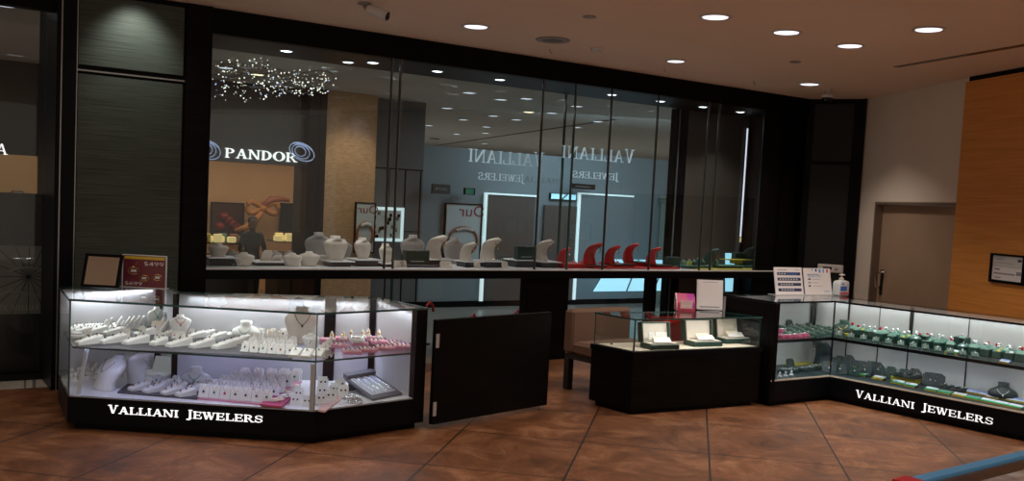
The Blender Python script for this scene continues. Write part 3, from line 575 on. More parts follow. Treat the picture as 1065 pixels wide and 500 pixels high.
# posters, frames, exit sign on the mall wall
def mirrored_ring(t, w, h, m):
    mb = MB(); mb.tube([(w * .5 + w * .42 * math.cos(a), -.008, h * .36 + h * .25 * math.sin(a)) for a in [2 * PI * j / 28 for j in range(28)]], .022, m, 6, True)
    for j in range(7): mb.ball((w * (.32 + .07 * j), -.02, h * (.55 + .03 * math.sin(j * .5))), .03, 'paper_grey', 6)
    mb.build('ring_picture', t)
t, w, h = fpanel('ring_poster', 464.5, 212, 498, 272, FD - .06, 'poster_grey', 'tall grey ring poster with reversed script on the mall wall', 'poster', .02); mirrored_ring(t, w, h, 'poster_brown'); plain_text('Our', (w * .35, -.003, h * .80), (1, 0, 0), (0, 0, 1), .26, 'red_dark', t, 'printing', 1.2, True)
t, w, h = fpanel('ring_poster', 371, 211, 388, 262, FD - .36, 'poster_grey', 'narrow ring poster beside the tan column', 'poster', .015); mirrored_ring(t, w, h, 'poster_brown'); plain_text('Our', (.02, -.003, h * .80), (1, 0, 0), (0, 0, 1), .17, 'red_dark', t, 'printing', 1.2, True)
t, w, h = fpanel('framed_photo', 388, 218, 416, 248, FD - .12, 'poster_grey', 'small black and white photo in bright white frame', 'picture', .05, .04, 'led_frame')
mb = MB(); rnd = random.Random(5)
for k in range(26): x, z = rnd.random() * w * .9, rnd.random() * h * .85; mb.box(x, x + w * .1, -.004, 0, z, z + h * .12, rnd.choice(['lens_black', 'mall_grey', 'black_satin', 'poster_grey']))
mb.build('picture', t)
t, w, h = fpanel('blade_sign', 450, 191, 468, 202, FD - .25, 'mall_dark', 'small dark shop sign on the grey mall wall', 'sign'); mb = MB(); mb.tube([(w * (.15 + .08 * j), -.004, h * (.38 + .26 * (j % 2))) for j in range(9)], .008, 'paper_grey', 4); mb.build('emblem_strokes', t)
t, w, h = fpanel('exit_sign', 484, 196, 493, 202, FD - .25, 'exit_green', 'small green exit sign high on the mall wall', 'sign', .012)
t, w, h = fpanel('blade_sign', 596, 190.5, 619, 197.5, FD - .25, 'lens_black', 'small black shop sign above the right lit frame', 'sign'); mb = MB(); mb.tube([(w * (.10 + .065 * j), -.004, h * (.36 + .22 * (j % 2))) for j in range(11)], .005, 'ink_grey', 4); mb.build('emblem_strokes', t)
# lit storefront frames
def storefront(x0, y0, x1, y1, lab, m):
    s0, z1 = fw_(x0, y0); s1, _ = fw_(x1, y0); t = thing('lit_storefront', lab, 'storefront', W(s0, FD - .05, .10), AW); w, h = s1 - s0, z1 - .1
    MB().box(0, w, .01, .045, 0, h, m).build('opening', t); MB().box(-.03, .03, -.03, .01, .0, h, 'led_frame').build('light_strip', t); MB().box(.03, w, -.03, .01, h - .03, h, 'led_frame').build('light_strip', t)
    return t, w, h
storefront(503.5, 200, 556, 199, 'dark storefront opening edged by a white light strip, left one', 'mall_brown')
storefront(600.5, 200, 657, 198, 'blue grey storefront opening edged by white light strip, right one', 'mall_blue')
t, w, h = fpanel('shop_opening', 567, 213, 595, 312, FD - .07, 'mall_brown', 'brown shuttered shop opening between the two lit storefronts', 'shutter')
t, w, h = fpanel('sky_reflection_panel', 573, 201, 599, 208, FD - .04, 'sky_reflection', 'small glowing blue sky reflection above brown shuttered opening', 'window', .01); mb = MB(); mb.obox((w * .4, -.02, 0), (.03, 0, 0), (0, .02, 0), (.12, 0, h), 'mall_grey'); mb.build('slanted_bar', t)  # blue patch of reflected sky, put in as a glowing panel
s0, z1 = fw_(683, 203); s1, _ = fw_(706, 203); t = thing('mall_column', 'pale sage column with stepped capital outside the window', 'column', W(s0, FD - .5, 0), AW)
MB().box(.08, s1 - s0, 0, .45, 0, z1 - .12, 'mall_sage').build('shaft', t); mb = MB(); mb.box(0, s1 - s0, -.05, .45, z1 - .06, z1, 'mall_sage'); mb.box(.04, s1 - s0, -.02, .45, z1 - .12, z1 - .06, 'mall_sage'); mb.build('capital', t)
# sky mirrored low down, put in as glowing panels by the mall wall
def lowreflection(x0, x1, x0b, ya, yb, lab, d=FD - .75):
    s0, z1 = wp(x0, ya, d); s1, _ = wp(x1, ya, d); s0b, z0 = wp(x0b, yb, d); t = thing('low_sky_reflection', lab, 'window', W(s0b, d, z0), AW); w = s1 - s0b; h = z1 - z0 + .35
    k = (s0 - s0b); mb = MB(); mb.add([(0, 0, 0), (w, 0, 0), (w, 0, h), (k * h / max(.05, z1 - z0), 0, h), (0, .03, 0), (w, .03, 0), (w, .03, h), (k * h / max(.05, z1 - z0), .03, h)], [(0, 1, 2, 3), (7, 6, 5, 4), (0, 4, 5, 1), (1, 5, 6, 2), (2, 6, 7, 3), (3, 7, 4, 0)], 'sky_reflection'); mb.build('pane', t)
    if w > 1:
        for f in (.38, .72): MB().obox((w * f, -.02, 0), (.02, 0, 0), (0, .02, 0), (.25, 0, h), 'mall_grey').build('slanted_bar', t)
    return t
lowreflection(626, 702, 618, 290, 303, 'wide bright blue sky reflection low beyond the window ledge')
lowreflection(755, 763, 755, 288, 303, 'narrow bright blue sky reflection right of the wide one', .915)
# left pane view: lit shop, hanging letter, black promo counter
mb = MB(); wbox(mb, -3, 2.4, 9, 9.2, 0, MC, 'shop_tan'); struct('wall_left_view', mb, 'tan wall beyond the left pane')
s0, z1 = wp(0, 222, 4); area('left_shop_light', W(.2, 7.4, 2.9), W(2.2, 7.4, 2.9), .8, 14, (1, .75, .45), (0, .2, -1))
mb = MB(); wbox(mb, -4, 1.6, 5.5, 5.7, 2.12, MC, 'mall_charcoal'); struct('wall_left_fascia', mb, 'dark fascia beyond the left pane')
t, w, h = fpanel('lit_screen', 13, 199, 23, 208, 8.95, 'paper_grey', 'small pale lit screen beyond the left pane', 'screen', .01)
t, w, h = fpanel('shop_shelf', 11, 209, 30, 219, 8.95, 'poster_brown', 'dim brown shelf beyond the left pane', 'shelf', .01)
t, w, h = fpanel('promo_counter', -40, 222, 46, 393, .62, 'film_black', 'black promotional counter behind the left glass pane', 'counter', .0)
t.location.z = .0; 
for ch in t.children: ch.scale = (1, 1, 1.12)
bl = t; s0, z1 = wp(-20, 255, .6); s1, z0 = wp(43, 326, .6); zt = z1; 
t = thing('starburst_picture', 'grey starburst picture with reversed lettering on the promotional counter', 'picture', W(s0, .60, z0), AW); w, h = s1 - s0, z1 - z0
MB().box(0, w, 0, .012, 0, h, 'film_grey').build('print_panel', t)
mb = MB(); cx, cz = w * .78, h * .55
for k in range(16): a = 2 * PI * k / 16; ex, ez = cx + .5 * math.cos(a), cz + .5 * math.sin(a); sc_ = min(1, *( [((w if ex > cx else 0) - cx) / (ex - cx)] if abs(ex - cx) > 1e-6 else [1]), *([((h if ez > cz else 0) - cz) / (ez - cz)] if abs(ez - cz) > 1e-6 else [1])); mb.tube([(cx, -.003, cz), (cx + (ex - cx) * sc_, -.003, cz + (ez - cz) * sc_)], .0025, 'lens_black', 4)
mb.build('starburst', t)
mb = MB(); mb.tube([(cx - .18 + .36 * j / 12, -.006, h * .62 + .035 * math.sin(PI * j / 12)) for j in range(13)], .012, 'plastic_grey', 6); mb.tube([(cx - .22 + .44 * j / 12, -.006, h * .30 + .02 * math.sin(2 * PI * j / 12)) for j in range(13)], .010, 'plastic_grey', 6); mb.build('jewel_picture', t)
lettering('VALLIANI JEWELERS', (w - .52, -.006, h * .06), (1, 0, 0), (0, 0, 1), .045, .50, .004, 'letter_grey', t, 'letter', True)
s0, z0 = wp(10, 247, .6); t2 = thing('counter_lettering', 'dim blue reversed letters at the top of promotional counter', 'lettering', W(s0, .60, z0), AW); lettering('INI', (0, -.002, 0), (1, 0, 0), (0, 0, 1), .06, .17, .004, 'ink_navy', t2, 'letter', True)
s0, z0 = wp(-5, 160, .46); t2 = thing('glass_letter', 'white letter partly seen at the left picture edge', 'lettering', W(s0, .46, z0), AW); lettering('A', (0, 0, 0), (1, 0, 0), (0, 0, 1), .09, .10, .004, 'letter_glow', t2, 'letter')
P = at(6, 4, MC); downlight(Vector((P.x, P.y, MC)), 'round ceiling light in the top left corner beyond the pane', 8, .14, None, 'lamp_dim')
area('mall_daylight', W(8, 3.2, MC - .05), W(13, 3.2, MC - .05), 1.5, 140, (.70, .88, 1), (-.05, .4, -1))
area('hall_fill', W(7, 11, MC - .05), W(18, 11, MC - .05), 2.5, 420, (.95, .96, .95), (0, 0, -1))  # unseen fill lamp added to brighten the far hall
area('mall_glow', W(3, 3, MC - .05), W(7, 3, MC - .05), 1.2, 40, (1, .95, .88), (0, .1, -1))

# ================================================================== DISPLAY CASES
def V2(a): return (a[0], a[1])
def off(a, b, t):      # point t metres from a towards b
    a, b = Vector(V2(a)), Vector(V2(b)); return tuple(a + (b - a).normalized() * t)
def wallslab(mb, a, b, th, z0, z1, m):   # slab from a to b, thickness th to the left of a->b
    a, b = Vector((*V2(a), 0)), Vector((*V2(b), 0)); v = b - a; n = Vector((-v.y, v.x, 0)).normalized() * th
    return mb.obox(a + Vector((0, 0, z0)), v, n, (0, 0, z1 - z0), m)
def post(mb, p, w, z0, z1, m): return mb.box(p[0] - w / 2, p[0] + w / 2, p[1] - w / 2, p[1] + w / 2, z0, z1, m)
def inset(poly, t):
    n = len(poly); out = []
    for i in range(n):
        p0, p1, p2 = Vector(poly[i - 1]), Vector(poly[i]), Vector(poly[(i + 1) % n]); e1, e2 = (p1 - p0).normalized(), (p2 - p1).normalized()
        n1, n2 = Vector((-e1.y, e1.x)), Vector((-e2.y, e2.x)); d = 1 + n1.dot(n2); q = p1 + (n1 + n2) * (t / max(.25, d)); out.append((q.x, q.y))
    return out
# ---- left case (angled ends)
FL, FC, FR = (-3.18, 6.90), (-1.365, 6.80), (-.64, 7.48); RB = V2(at(393, 309, .955)); NB = V2(at(187, 303.4, .955)); NA = V2(at(173, 297, .955)); BL = V2(at(62.5, 298.8, .955))
poly = [FL, FC, FR, RB, NB, NA, BL]; ZB, ZS, ZT = .25, .605, .955
case1 = thing('display_case', 'large angled glass jewelry display case with white interior at left', 'display case', (0, 0, 0))
MB().prism(inset(poly, .05), 0, .05, 'black_frame').build('plinth', case1)
MB().prism(poly, .05, ZB - .01, 'black_satin').build('base_cabinet', case1)
MB().prism(inset(poly, .01), ZB - .01, ZB, 'white_shelf').build('display_deck', case1)
mb = MB(); mb.slab(inset(poly, -.005), ZT - .016, ZT, 'clear_glass'); mb.build('glass_top', case1)
mb = MB(); sh = inset(poly, .03); mb.slab(sh, ZS - .014, ZS, 'clear_glass'); mb.build('glass_shelf', case1)
mb = MB(); mb.pane(FL, FC, ZB, ZT - .016); mb.build('glass_front', case1); MB().pane(FC, off(FR, FC, .05), ZB, ZT - .016).build('glass_front', case1); MB().pane(BL, FL, ZB, ZT - .016).build('glass_side', case1)
post(MB(), off(FC, (-2, 7.5), .03), .035, ZB, ZS - .02, 'steel').build('corner_post', case1)
q = off(FL, (-2, 8), .06); mb = MB(); mb.obox((q[0] - .0, q[1], ZB), (.022, 0, 0), (0, .022, 0), (.035, .05, ZS - ZB - .016), 'steel'); mb.build('shelf_strut', case1)
mb = MB(); wallslab(mb, FR, RB, .03, ZB, ZT - .017, 'white_panel'); wallslab(mb, off(RB, NB, .02), NB, .03, ZB, ZT - .017, 'white_panel'); wallslab(mb, NB, NA, .03, ZB, ZT - .017, 'white_panel'); wallslab(mb, NA, BL, .03, ZB, ZT - .017, 'white_panel'); mb.build('back_panel', case1)
for p in (off(RB, NB, .03), off(NB, NA, .04), off(NA, BL, .05)): post(MB(), (p[0], p[1] - .03), .05, ZB, ZT - .017, 'black_satin').build('mullion', case1)
s_ = at(337, 360, ZS); kx = NB[0] + (RB[0] - NB[0]) * .76; ky = NB[1] + (RB[1] - NB[1]) * .76 - .04
mb = MB(); mb.box(kx - .045, kx + .045, ky - .01, ky + .03, ZB, ZT - .017, 'black_satin'); mb.build('mullion', case1)
mb = MB(); mb.obox((FR[0] - .075, FR[1] - .075, .05), (.075, .072, 0), (-.045, .048, 0), (0, 0, ZT - .066), 'black_satin'); mb.build('end_post', case1)
lettering('VALLIANI JEWELERS', Vector((FL[0], FL[1], .140)) + Vector((FC[0] - FL[0], FC[1] - FL[1], 0)).normalized() * .305 + Vector((0, -.012, 0)), (FC[0] - FL[0], FC[1] - FL[1], 0), (0, 0, 1), .050, 1.145, .010, 'letter_glow', case1, 'letter', False, True, (0, 9))
for ch in case1.children:
    if ch.name.startswith('letter'): pass
def strip(a, b, z, w, e, par, dv=(0, -.25, -1), col=(.90, .93, 1)):
    a3, b3 = Vector((*V2(a), z)), Vector((*V2(b), z)); area('case_strip_light', a3, b3, w, e * CASE_W, col, dv, par)
strip(off((NB[0], NB[1] - .08), RB, .1), off((RB[0], RB[1] - .08), NB, .1), ZT - .03, .02, 11, case1, (0, -.03, -1))
strip((BL[0] + .12, BL[1] - .02), (NA[0] - .08, NA[1] - .10), ZT - .03, .02, 8, case1, (.02, -.03, -1))
strip((FL[0] + .05, FL[1] + .05), (FC[0], FC[1] + .06), ZT - .03, .02, 8, case1, (0, .35, -1))
strip((FR[0] - .1, FR[1] + .03), (RB[0], RB[1] - .09), ZT - .03, .02, 4, case1, (-.5, -.3, -1))
strip((FL[0] + .05, FL[1] + .10), (FC[0], FC[1] + .10), ZS - .03, .02, 5.5, case1, (0, .3, -1), (.55, .58, 1))
strip((NB[0], NB[1] - .1), (RB[0], RB[1] - .1), ZS - .03, .02, 5, case1, (0, -.2, -1), (.58, .60, 1))
# ---- gate hinged to the left case
G0, G1 = V2(at(446, 446)), V2(at(567, 424.5)); gate = thing('counter_gate', 'low black swinging gate panel hinged to the left display case', 'gate', (*G0, 0)); gx = Vector(G1) - Vector(G0); ga = math.atan2(gx.y, gx.x); gl = gx.length
MB().bbox(.012, gl, -.02, .02, .035, .865, 'black_wood', .004).build('panel', gate, rotz=ga)
for z in (.16, .70): mb = MB(); mb.box(.015, .045, -.028, -.02, z - .055, z + .055, 'steel'); mb.build('hinge', gate, rotz=ga)
mb = MB(); mb.tube([(gl - .06, -.012, .022), (gl - .06, .012, .022)], .0215, 'steel', 12); mb.box(gl - .07, gl - .05, -.01, .01, .02, .04, 'steel'); mb.build('caster', gate, rotz=ga)
# ---- low middle case with one glass box
P0, P1, P2 = V2(at(612, 420)), V2(at(655, 432)), (2.40, 9.055); P3 = (2.03, 9.39); ZD, ZM = .565, .85
case2 = thing('display_case', 'low black display case under glass box with three green boxes', 'display case', (0, 0, 0)); poly = [P0, P1, P2, P3]
MB().prism(inset(poly, .04), 0, .045, 'black_frame').build('plinth', case2); MB().prism(poly, .045, ZD - .05, 'black_wood').build('base_cabinet', case2)
MB().prism(inset(poly, -.008), ZD - .05, ZD - .006, 'black_satin').build('deck_rim', case2); MB().prism(inset(poly, .025), ZD - .006, ZD, 'deck_cream').build('display_deck', case2)
gp = inset(poly, .012); mb = MB(); mb.slab(inset(poly, .006), ZM - .014, ZM, 'clear_glass'); mb.build('glass_top', case2)
for a, b, nm in ((gp[0], gp[1], 'glass_side'), (gp[1], gp[2], 'glass_front'), (gp[2], gp[3], 'glass_side'), (gp[3], gp[0], 'glass_back')): MB().pane(a, b, ZD, ZM - .014).build(nm, case2)
strip(off((gp[1][0] + .05, gp[1][1] + .06), gp[2], .1), off((gp[2][0] - .03, gp[2][1] + .04), gp[1], .1), ZM - .02,   .012, 6.5, case2, (-.2, .35, -1), (1, .96, .88))
# ---- right case, L-shaped
A0 = (2.50, 9.02); B0 = (3.215, 9.49); C0 = (4.39, 8.08); bd = (Vector(C0) - Vector(B0)).normalized(); C9 = tuple(Vector(B0) + bd * 2.6); A9 = V2(at(753, 306, 1.0))
bn_ = Vector((-bd.y, bd.x)); bn_ = bn_ if bn_.dot(Vector((1, .5))) > 0 else -bn_
D9 = tuple(Vector(C9) + bn_ * .55); E9x = Vector(B0) + bn_ * .55; ad = (Vector(B0) - Vector(A0)).normalized(); back = Vector(A9)
t1 = ((E9x - back).cross(bd)) / ad.cross(bd); E9 = tuple(back + ad * t1)
poly = [A0, B0, C9, D9, E9, A9]
case3 = thing('display_case', 'long L-shaped glass display case full of green jewelry at right', 'display case', (0, 0, 0)); ZT3, ZS3, ZB3 = 1.0, .63, .25
def area2(p): return sum(p[i - 1][0] * p[i][1] - p[i][0] * p[i - 1][1] for i in range(len(p)))
if area2(poly) < 0: poly.reverse()
MB().prism(inset(poly, .04), 0, .05, 'black_frame').build('plinth', case3); MB().prism(poly, .05, ZB3 - .01, 'black_satin').build('base_cabinet', case3); MB().prism(inset(poly, .01), ZB3 - .01, ZB3, 'navy_card').build('display_deck', case3)
mb = MB(); wallslab(mb, A0, B0, .012, ZB3 - .012, ZB3 + .004, 'deck_cream'); wallslab(mb, B0, C9, .012, ZB3 - .012, ZB3 + .004, 'deck_cream'); mb.build('deck_edging', case3)
MB().slab(inset(poly, -.006), ZT3 - .018, ZT3, 'clear_glass', 'black_satin').build('glass_top', case3)
MB().slab(inset(poly, .03), ZS3 - .03, ZS3, 'clear_glass', 'black_satin').build('glass_shelf', case3)
MB().pane(off(A0, B0, .06), B0, ZB3, ZT3 - .018, edge='black_satin').build('glass_front', case3); MB().pane(B0, C9, ZB3, ZT3 - .018, edge='black_satin').build('glass_front', case3)
mb = MB(); wallslab(mb, A0, A9, -.03, .05, ZT3 - .02, 'black_wood'); wallslab(mb, A0, B0, -.001, .05, .051, 'black_wood'); post(mb, off(off(A0, B0, .03), A9, .02), .05, .05, ZT3 - .02, 'black_wood'); mb.build('side_panel', case3)
for a, b in ((A9, E9), (E9, D9)): MB().add([], [], 'white_panel') if False else wallslab(MB(), a, b, -.03, ZB3, ZT3 - .02, 'white_panel').build('back_panel', case3)
E9v = Vector(E9); inw = (Vector(B0) - E9v).normalized()
pc = tuple(E9v + inw * .07); post(MB(), pc, .045, ZS3, ZT3 - .02, 'black_satin').build('mullion', case3)
for f in (.45, .80, 1.12, 1.7):
    q = E9v + (Vector(D9) - E9v).normalized() * f - bn_ * .036; wd2 = .02 if f < 1.1 else .04
    for z0, z1, wdd in ((ZB3, ZS3 - .03, .012), (ZS3, ZT3 - .02, wd2 if f in (.45, 1.12) else .006)): mb = MB(); mb.obox((q.x, q.y, z0), (bd.x * wdd, bd.y * wdd, 0), (bn_.x * .004, bn_.y * .004, 0), (0, 0, z1 - z0), 'kiosk_black'); mb.build('mullion', case3)
strip(tuple(E9v + bd * .15 - bn_ * .08), tuple(Vector(D9) - bn_ * .08), ZT3 - .03, .02, 9, case3, (-bn_.x * .3, -bn_.y * .3, -1), (.90, .97, .95))
strip(tuple(Vector(B0) + bd * .08 + bn_ * .06), tuple(Vector(C9) + bn_ * .06), ZT3 - .03, .02, 9, case3, (bn_.x * .4, bn_.y * .4, -1), (.90, .97, .95))
strip(tuple(Vector(B0) + bd * .08 + bn_ * .08), tuple(Vector(C9) + bn_ * .08), ZS3 - .045, .02, 7, case3, (bn_.x * .4, bn_.y * .4, -1), (.80, .90, 1))
an = Vector((-ad.y, ad.x)); strip(tuple(Vector(A0) + ad * .1 + an * .07), tuple(Vector(B0) - ad * .05 + an * .07), ZT3 - .03, .02, 4, case3, (an.x * .4, an.y * .4, -1), (.90, .97, .95))
strip(tuple(Vector(A0) + ad * .1 + an * .08), tuple(Vector(B0) - ad * .05 + an * .08), ZS3 - .045, .02, 3, case3, (an.x * .4, an.y * .4, -1), (.82, .92, 1))
a1, a2 = at(889, 410.5, .17), at(1033.5, 440.5, .17); nb = -bn_ * .004
t0 = (Vector((889, 0)).x); 
def onfront(px, py):   # where the ray meets the front plane of the long leg
    D = ray(px, py); b3 = Vector((*B0, 0)); n3 = Vector((bn_.x, bn_.y, 0)); k = n3.dot(b3 - CAMP) / n3.dot(D); return CAMP + D * k
L0, L1 = onfront(889.5, 412), onfront(1033, 442.5); zm = (L0.z + L1.z) / 2; L0.z = zm
lettering('VALLIANI JEWELERS', L0 - Vector((bn_.x, bn_.y, 0)) * .003, (bd.x, bd.y, 0), (0, 0, 1), .060, (L1 - L0).xy.length, .010, 'letter_glow', case3, 'letter', False, True, (0, 9))
RZ3 = math.atan2(bd.y, bd.x)      # long leg: local -Y faces the room
RZA = math.atan2(ad.y, ad.x)
# ---- foreground kiosk corner
K0, K1 = at(934, 497.5, .92), at(1066, 466.5, .92); kd = (K1 - K0).normalized(); kn = Vector((kd.y, -kd.x, 0)).normalized(); K0b = K0 - kd * .02
t = thing('kiosk_counter', 'blue edged glass topped kiosk corner at the lower right edge', 'counter', (0, 0, 0))
o = K0 - Vector((0, 0, .92)); q = lambda a, b, z=0: o + kd * a + kn * b + Vector((0, 0, z))
def kb(mb, a0, a1, b0_, b1, z0, z1, m): return mb.obox(q(a0, b0_, z0), kd * (a1 - a0), kn * (b1 - b0_), (0, 0, z1 - z0), m)
kb(MB(), .0, 2.2, .01, 1.0, 0, .84, 'kiosk_black').build('base_cabinet', t); kb(MB(), .0, 2.2, 0, .045, .84, .915, 'blue_trim').build('edge_rail', t)
kb(MB(), .02, 2.2, .045, .12, .84, .903, 'kiosk_black').build('inner_rail', t); kb(MB(), .02, 2.2, .12, 1.0, .84, .899, 'kiosk_stone').build('display_deck', t)
mb = MB(); mb.add([q(.0, .045, .907), q(2.2, .045, .907), q(2.2, 1.0, .907), q(.0, 1.0, .907)], [(0, 3, 2, 1)], 'clear_glass'); mb.build('glass_top', t)
mb = MB(); kb(mb, -.055, .03, .012, .12, .80, .93, 'kiosk_red'); kb(mb, -.11, -.055, .03, .12, .80, .925, 'kiosk_black'); mb.build('corner_bumper', t)
# ---- chair behind the low case
ch = thing('upholstered_chair', 'brown upholstered chair with black legs behind the low case', 'chair', at(584, 404)); cp = ch.location.copy()
cA = V2(at(582, 323, .85)); cB = V2(at(648, 321.5, .85)); cv = Vector(cB) - Vector(cA); cw = .80; ca = math.atan2(at(648, 352, .62).y - cp.y, at(648, 352, .62).x - cp.x) * 0 + math.radians(38)
ch.rotation_euler = (0, 0, ca)
MB().bbox(0, cw, -.52, -.12, .36, .49, 'brown_fabric', .03).build('seat', ch); MB().bbox(0, cw, -.12, .02, .36, .80, 'brown_fabric', .03).build('backrest', ch); MB().box(.02, cw - .02, -.50, 0, .31, .36, 'kiosk_black').build('seat_frame', ch)
for x in (.02, cw - .09):
    for y in (-.50, -.06): MB().bbox(x, x + .07, y, y + .07, 0, .31, 'leg_black', .006).build('leg', ch)

# ================================================================== THINGS ON THE COUNTERS
P = at(101, 300, .955); t = thing('counter_mirror', 'black framed tilted counter mirror standing on the left case', 'mirror', Vector((P.x, P.y + .03, ZT + .0005)), -.05)
def tilt(mb, ang):
    c, s = math.cos(ang), math.sin(ang); mb.v = [(x, y * c - z * s, y * s + z * c) for x, y, z in mb.v]; zmin = min(v[2] for v in mb.v); mb.v = [(x, y, z - zmin) for x, y, z in mb.v]; return mb
k = scale_at(P); w, h = 40 * k, 36 * k
def tiltmb(boxes, ang, dz=0):
    c, s = math.cos(ang), math.sin(ang); mb = MB()
    for (x0, x1, y0, y1, z0, z1, m) in boxes: mb.box(x0, x1, y0, y1, z0, z1, m)
    mb.v = [(x, y * c - z * s, y * s + z * c + dz) for x, y, z in mb.v]; return mb
an_ = -.30; f = .022
tiltmb([(-w / 2, w / 2, 0, .02, 0, f, 'black_frame'), (-w / 2, w / 2, 0, .02, h - f, h, 'black_frame'), (-w / 2, -w / 2 + f, 0, .02, f, h - f, 'black_frame'), (w / 2 - f, w / 2, 0, .02, f, h - f, 'black_frame'), (-w / 2 + f, w / 2 - f, .012, .02, f, h - f, 'black_frame')], an_, .006).build('frame', t)
tiltmb([(-w / 2 + f, w / 2 - f, .006, .012, f, h - f, 'mirror')], an_, .006).build('mirror_glass', t)
MB().box(-.03, .03, .03, .16, 0, .012, 'black_frame').obox((-.02, .14, .01), (.04, 0, 0), (0, .012, 0), (0, -.055, .16), 'black_frame').build('easel_leg', t)
P = at(150, 299, .955); k = scale_at(P); w, h = 45 * k, 33 * k; t = thing('price_sign', 'maroon price sign in clear holder on the left case', 'sign', Vector((P.x, P.y, ZT + .0005)), -.04)
MB().box(-w / 2, w / 2, -.004, 0, .004, h, 'maroon').build('printed_card', t)
mb = MB(); mb.box(-w / 2 - .008, w / 2 + .008, -.04, .05, 0, .004, 'acrylic'); mb.box(-w / 2 - .008, -w / 2, -.008, .004, .004, h + .006, 'acrylic'); mb.box(w / 2, w / 2 + .008, -.008, .004, .004, h + .006, 'acrylic'); mb.box(-w / 2, w / 2, -.008, .004, h, h + .008, 'acrylic'); mb.build('holder', t)
MB().box(-w / 2 + .01, w / 2 - .01, -.0055, -.004, h - .03, h - .006, 'gold_print').build('gold_band', t)
lettering('$499', (-w * .02, -.0045, h * .70), (1, 0, 0), (0, 0, 1), .030, w * .48, .002, 'paper', t, 'price_figure', False, False)
lettering('$699', (-w * .46, -.0045, h * .07), (1, 0, 0), (0, 0, 1), .026, w * .42, .002, 'paper', t, 'price_figure', False, False)
for (cx, cz, r) in ((-.25, .52, .042), (-.0, .30, .034), (.31, .34, .034)):
    mb = MB(); mb.tube([(w * cx + r * 1.15 * math.cos(a), -.007, h * cz + r * .75 * math.sin(a)) for a in [PI / 4 + 2 * PI * j / 8 for j in range(8)]], .0045, 'gold', 5, True); mb.box(w * cx - r * .55, w * cx + r * .55, -.009, -.006, h * cz - r * .25, h * cz + r * .25, 'paper_grey'); mb.build('ring_picture', t)
mb = MB(); mb.tube([(-w * .33, -.006, h * .80), (-w * .25, -.006, h * .62), (-w * .17, -.006, h * .80)], .002, 'gold', 4); mb.ball((-w * .25, -.008, h * .64), .012, 'gold'); mb.build('ring_picture', t)
# signs on the middle case
P = at(738, 322, ZM); k = scale_at(P); w, h = 27 * k, 30 * k; t = thing('counter_sign', 'white sign in clear slanted holder on the low case', 'sign', Vector((P.x, P.y, ZM + .0005)), .12)
tiltmb([(-w / 2, w / 2, 0, .006, .004, h, 'paper')], -.12, .004).build('printed_card', t); mb = tiltmb([(-w / 2 - .006, w / 2 + .006, .006, .010, 0, h + .006, 'acrylic')], -.12, .004); mb.box(-w / 2, w / 2, -.03, .09, 0, .004, 'acrylic'); mb.build('holder', t)
tiltmb([(-w * .40, w * .40, -.001, 0, h * .06, h * .10, 'ink_grey'), (-w * .3, w * .3, -.001, 0, h * .93, h * .945, 'ink_grey')], -.12, .004).build('printing', t)
P = at(713, 323.5, ZM); k = scale_at(P); t = thing('payment_sign', 'curved red and magenta card stand on the low case', 'sign', Vector((P.x, P.y, ZM + .0005)), -.02)
w, h = 19 * k, 17.5 * k; mb = MB(); n = 12
def archp(j, r_): a = PI * j / n; return (r_ * math.cos(a) * .62, h * .5 + (h * .5 - (.5 * h - r_ * .9 if False else 0)) * math.sin(a))
pts = [(0, 0)] + [(.11 * (1 - math.cos(PI * j / n)) * .5, h * (.25 + .75 * math.sin(PI * .5 * j / n))) for j in range(n + 1)] + [(.13, h * .45), (.12, 0)]
for i in range(len(pts) - 1):
    (y0, z0), (y1, z1) = pts[i], pts[i + 1]; fcol = i / (len(pts) - 1)
    mb.add([(-w / 2, y0, z0), (w * .1, y0, z0), (w * .1, y1, z1), (-w / 2, y1, z1)], [(0, 1, 2, 3)], 'sign_red' if i < 4 else 'hot_pink'); mb.add([(w * .1, y0, z0), (w / 2, y0, z0), (w / 2, y1, z1), (w * .1, y1, z1)], [(0, 1, 2, 3)], 'sign_red' if i < 1 else 'magenta')
mb.build('curved_card', t); mb = MB(); mb.tube([(-w / 2, y, z) for y, z in pts], .006, 'paper', 4); mb.tube([(w / 2, y, z) for y, z in pts], .004, 'hot_pink', 4); mb.build('card_edge', t)
mb = MB(); mb.box(-w * .30, w * .36, -.006, .004, h * .16, h * .62, 'pink_pale'); mb.build('label_patch', t); MB().box(-w * .18, w * .28, -.008, -.006, h * .30, h * .34, 'paper').build('printing', t)
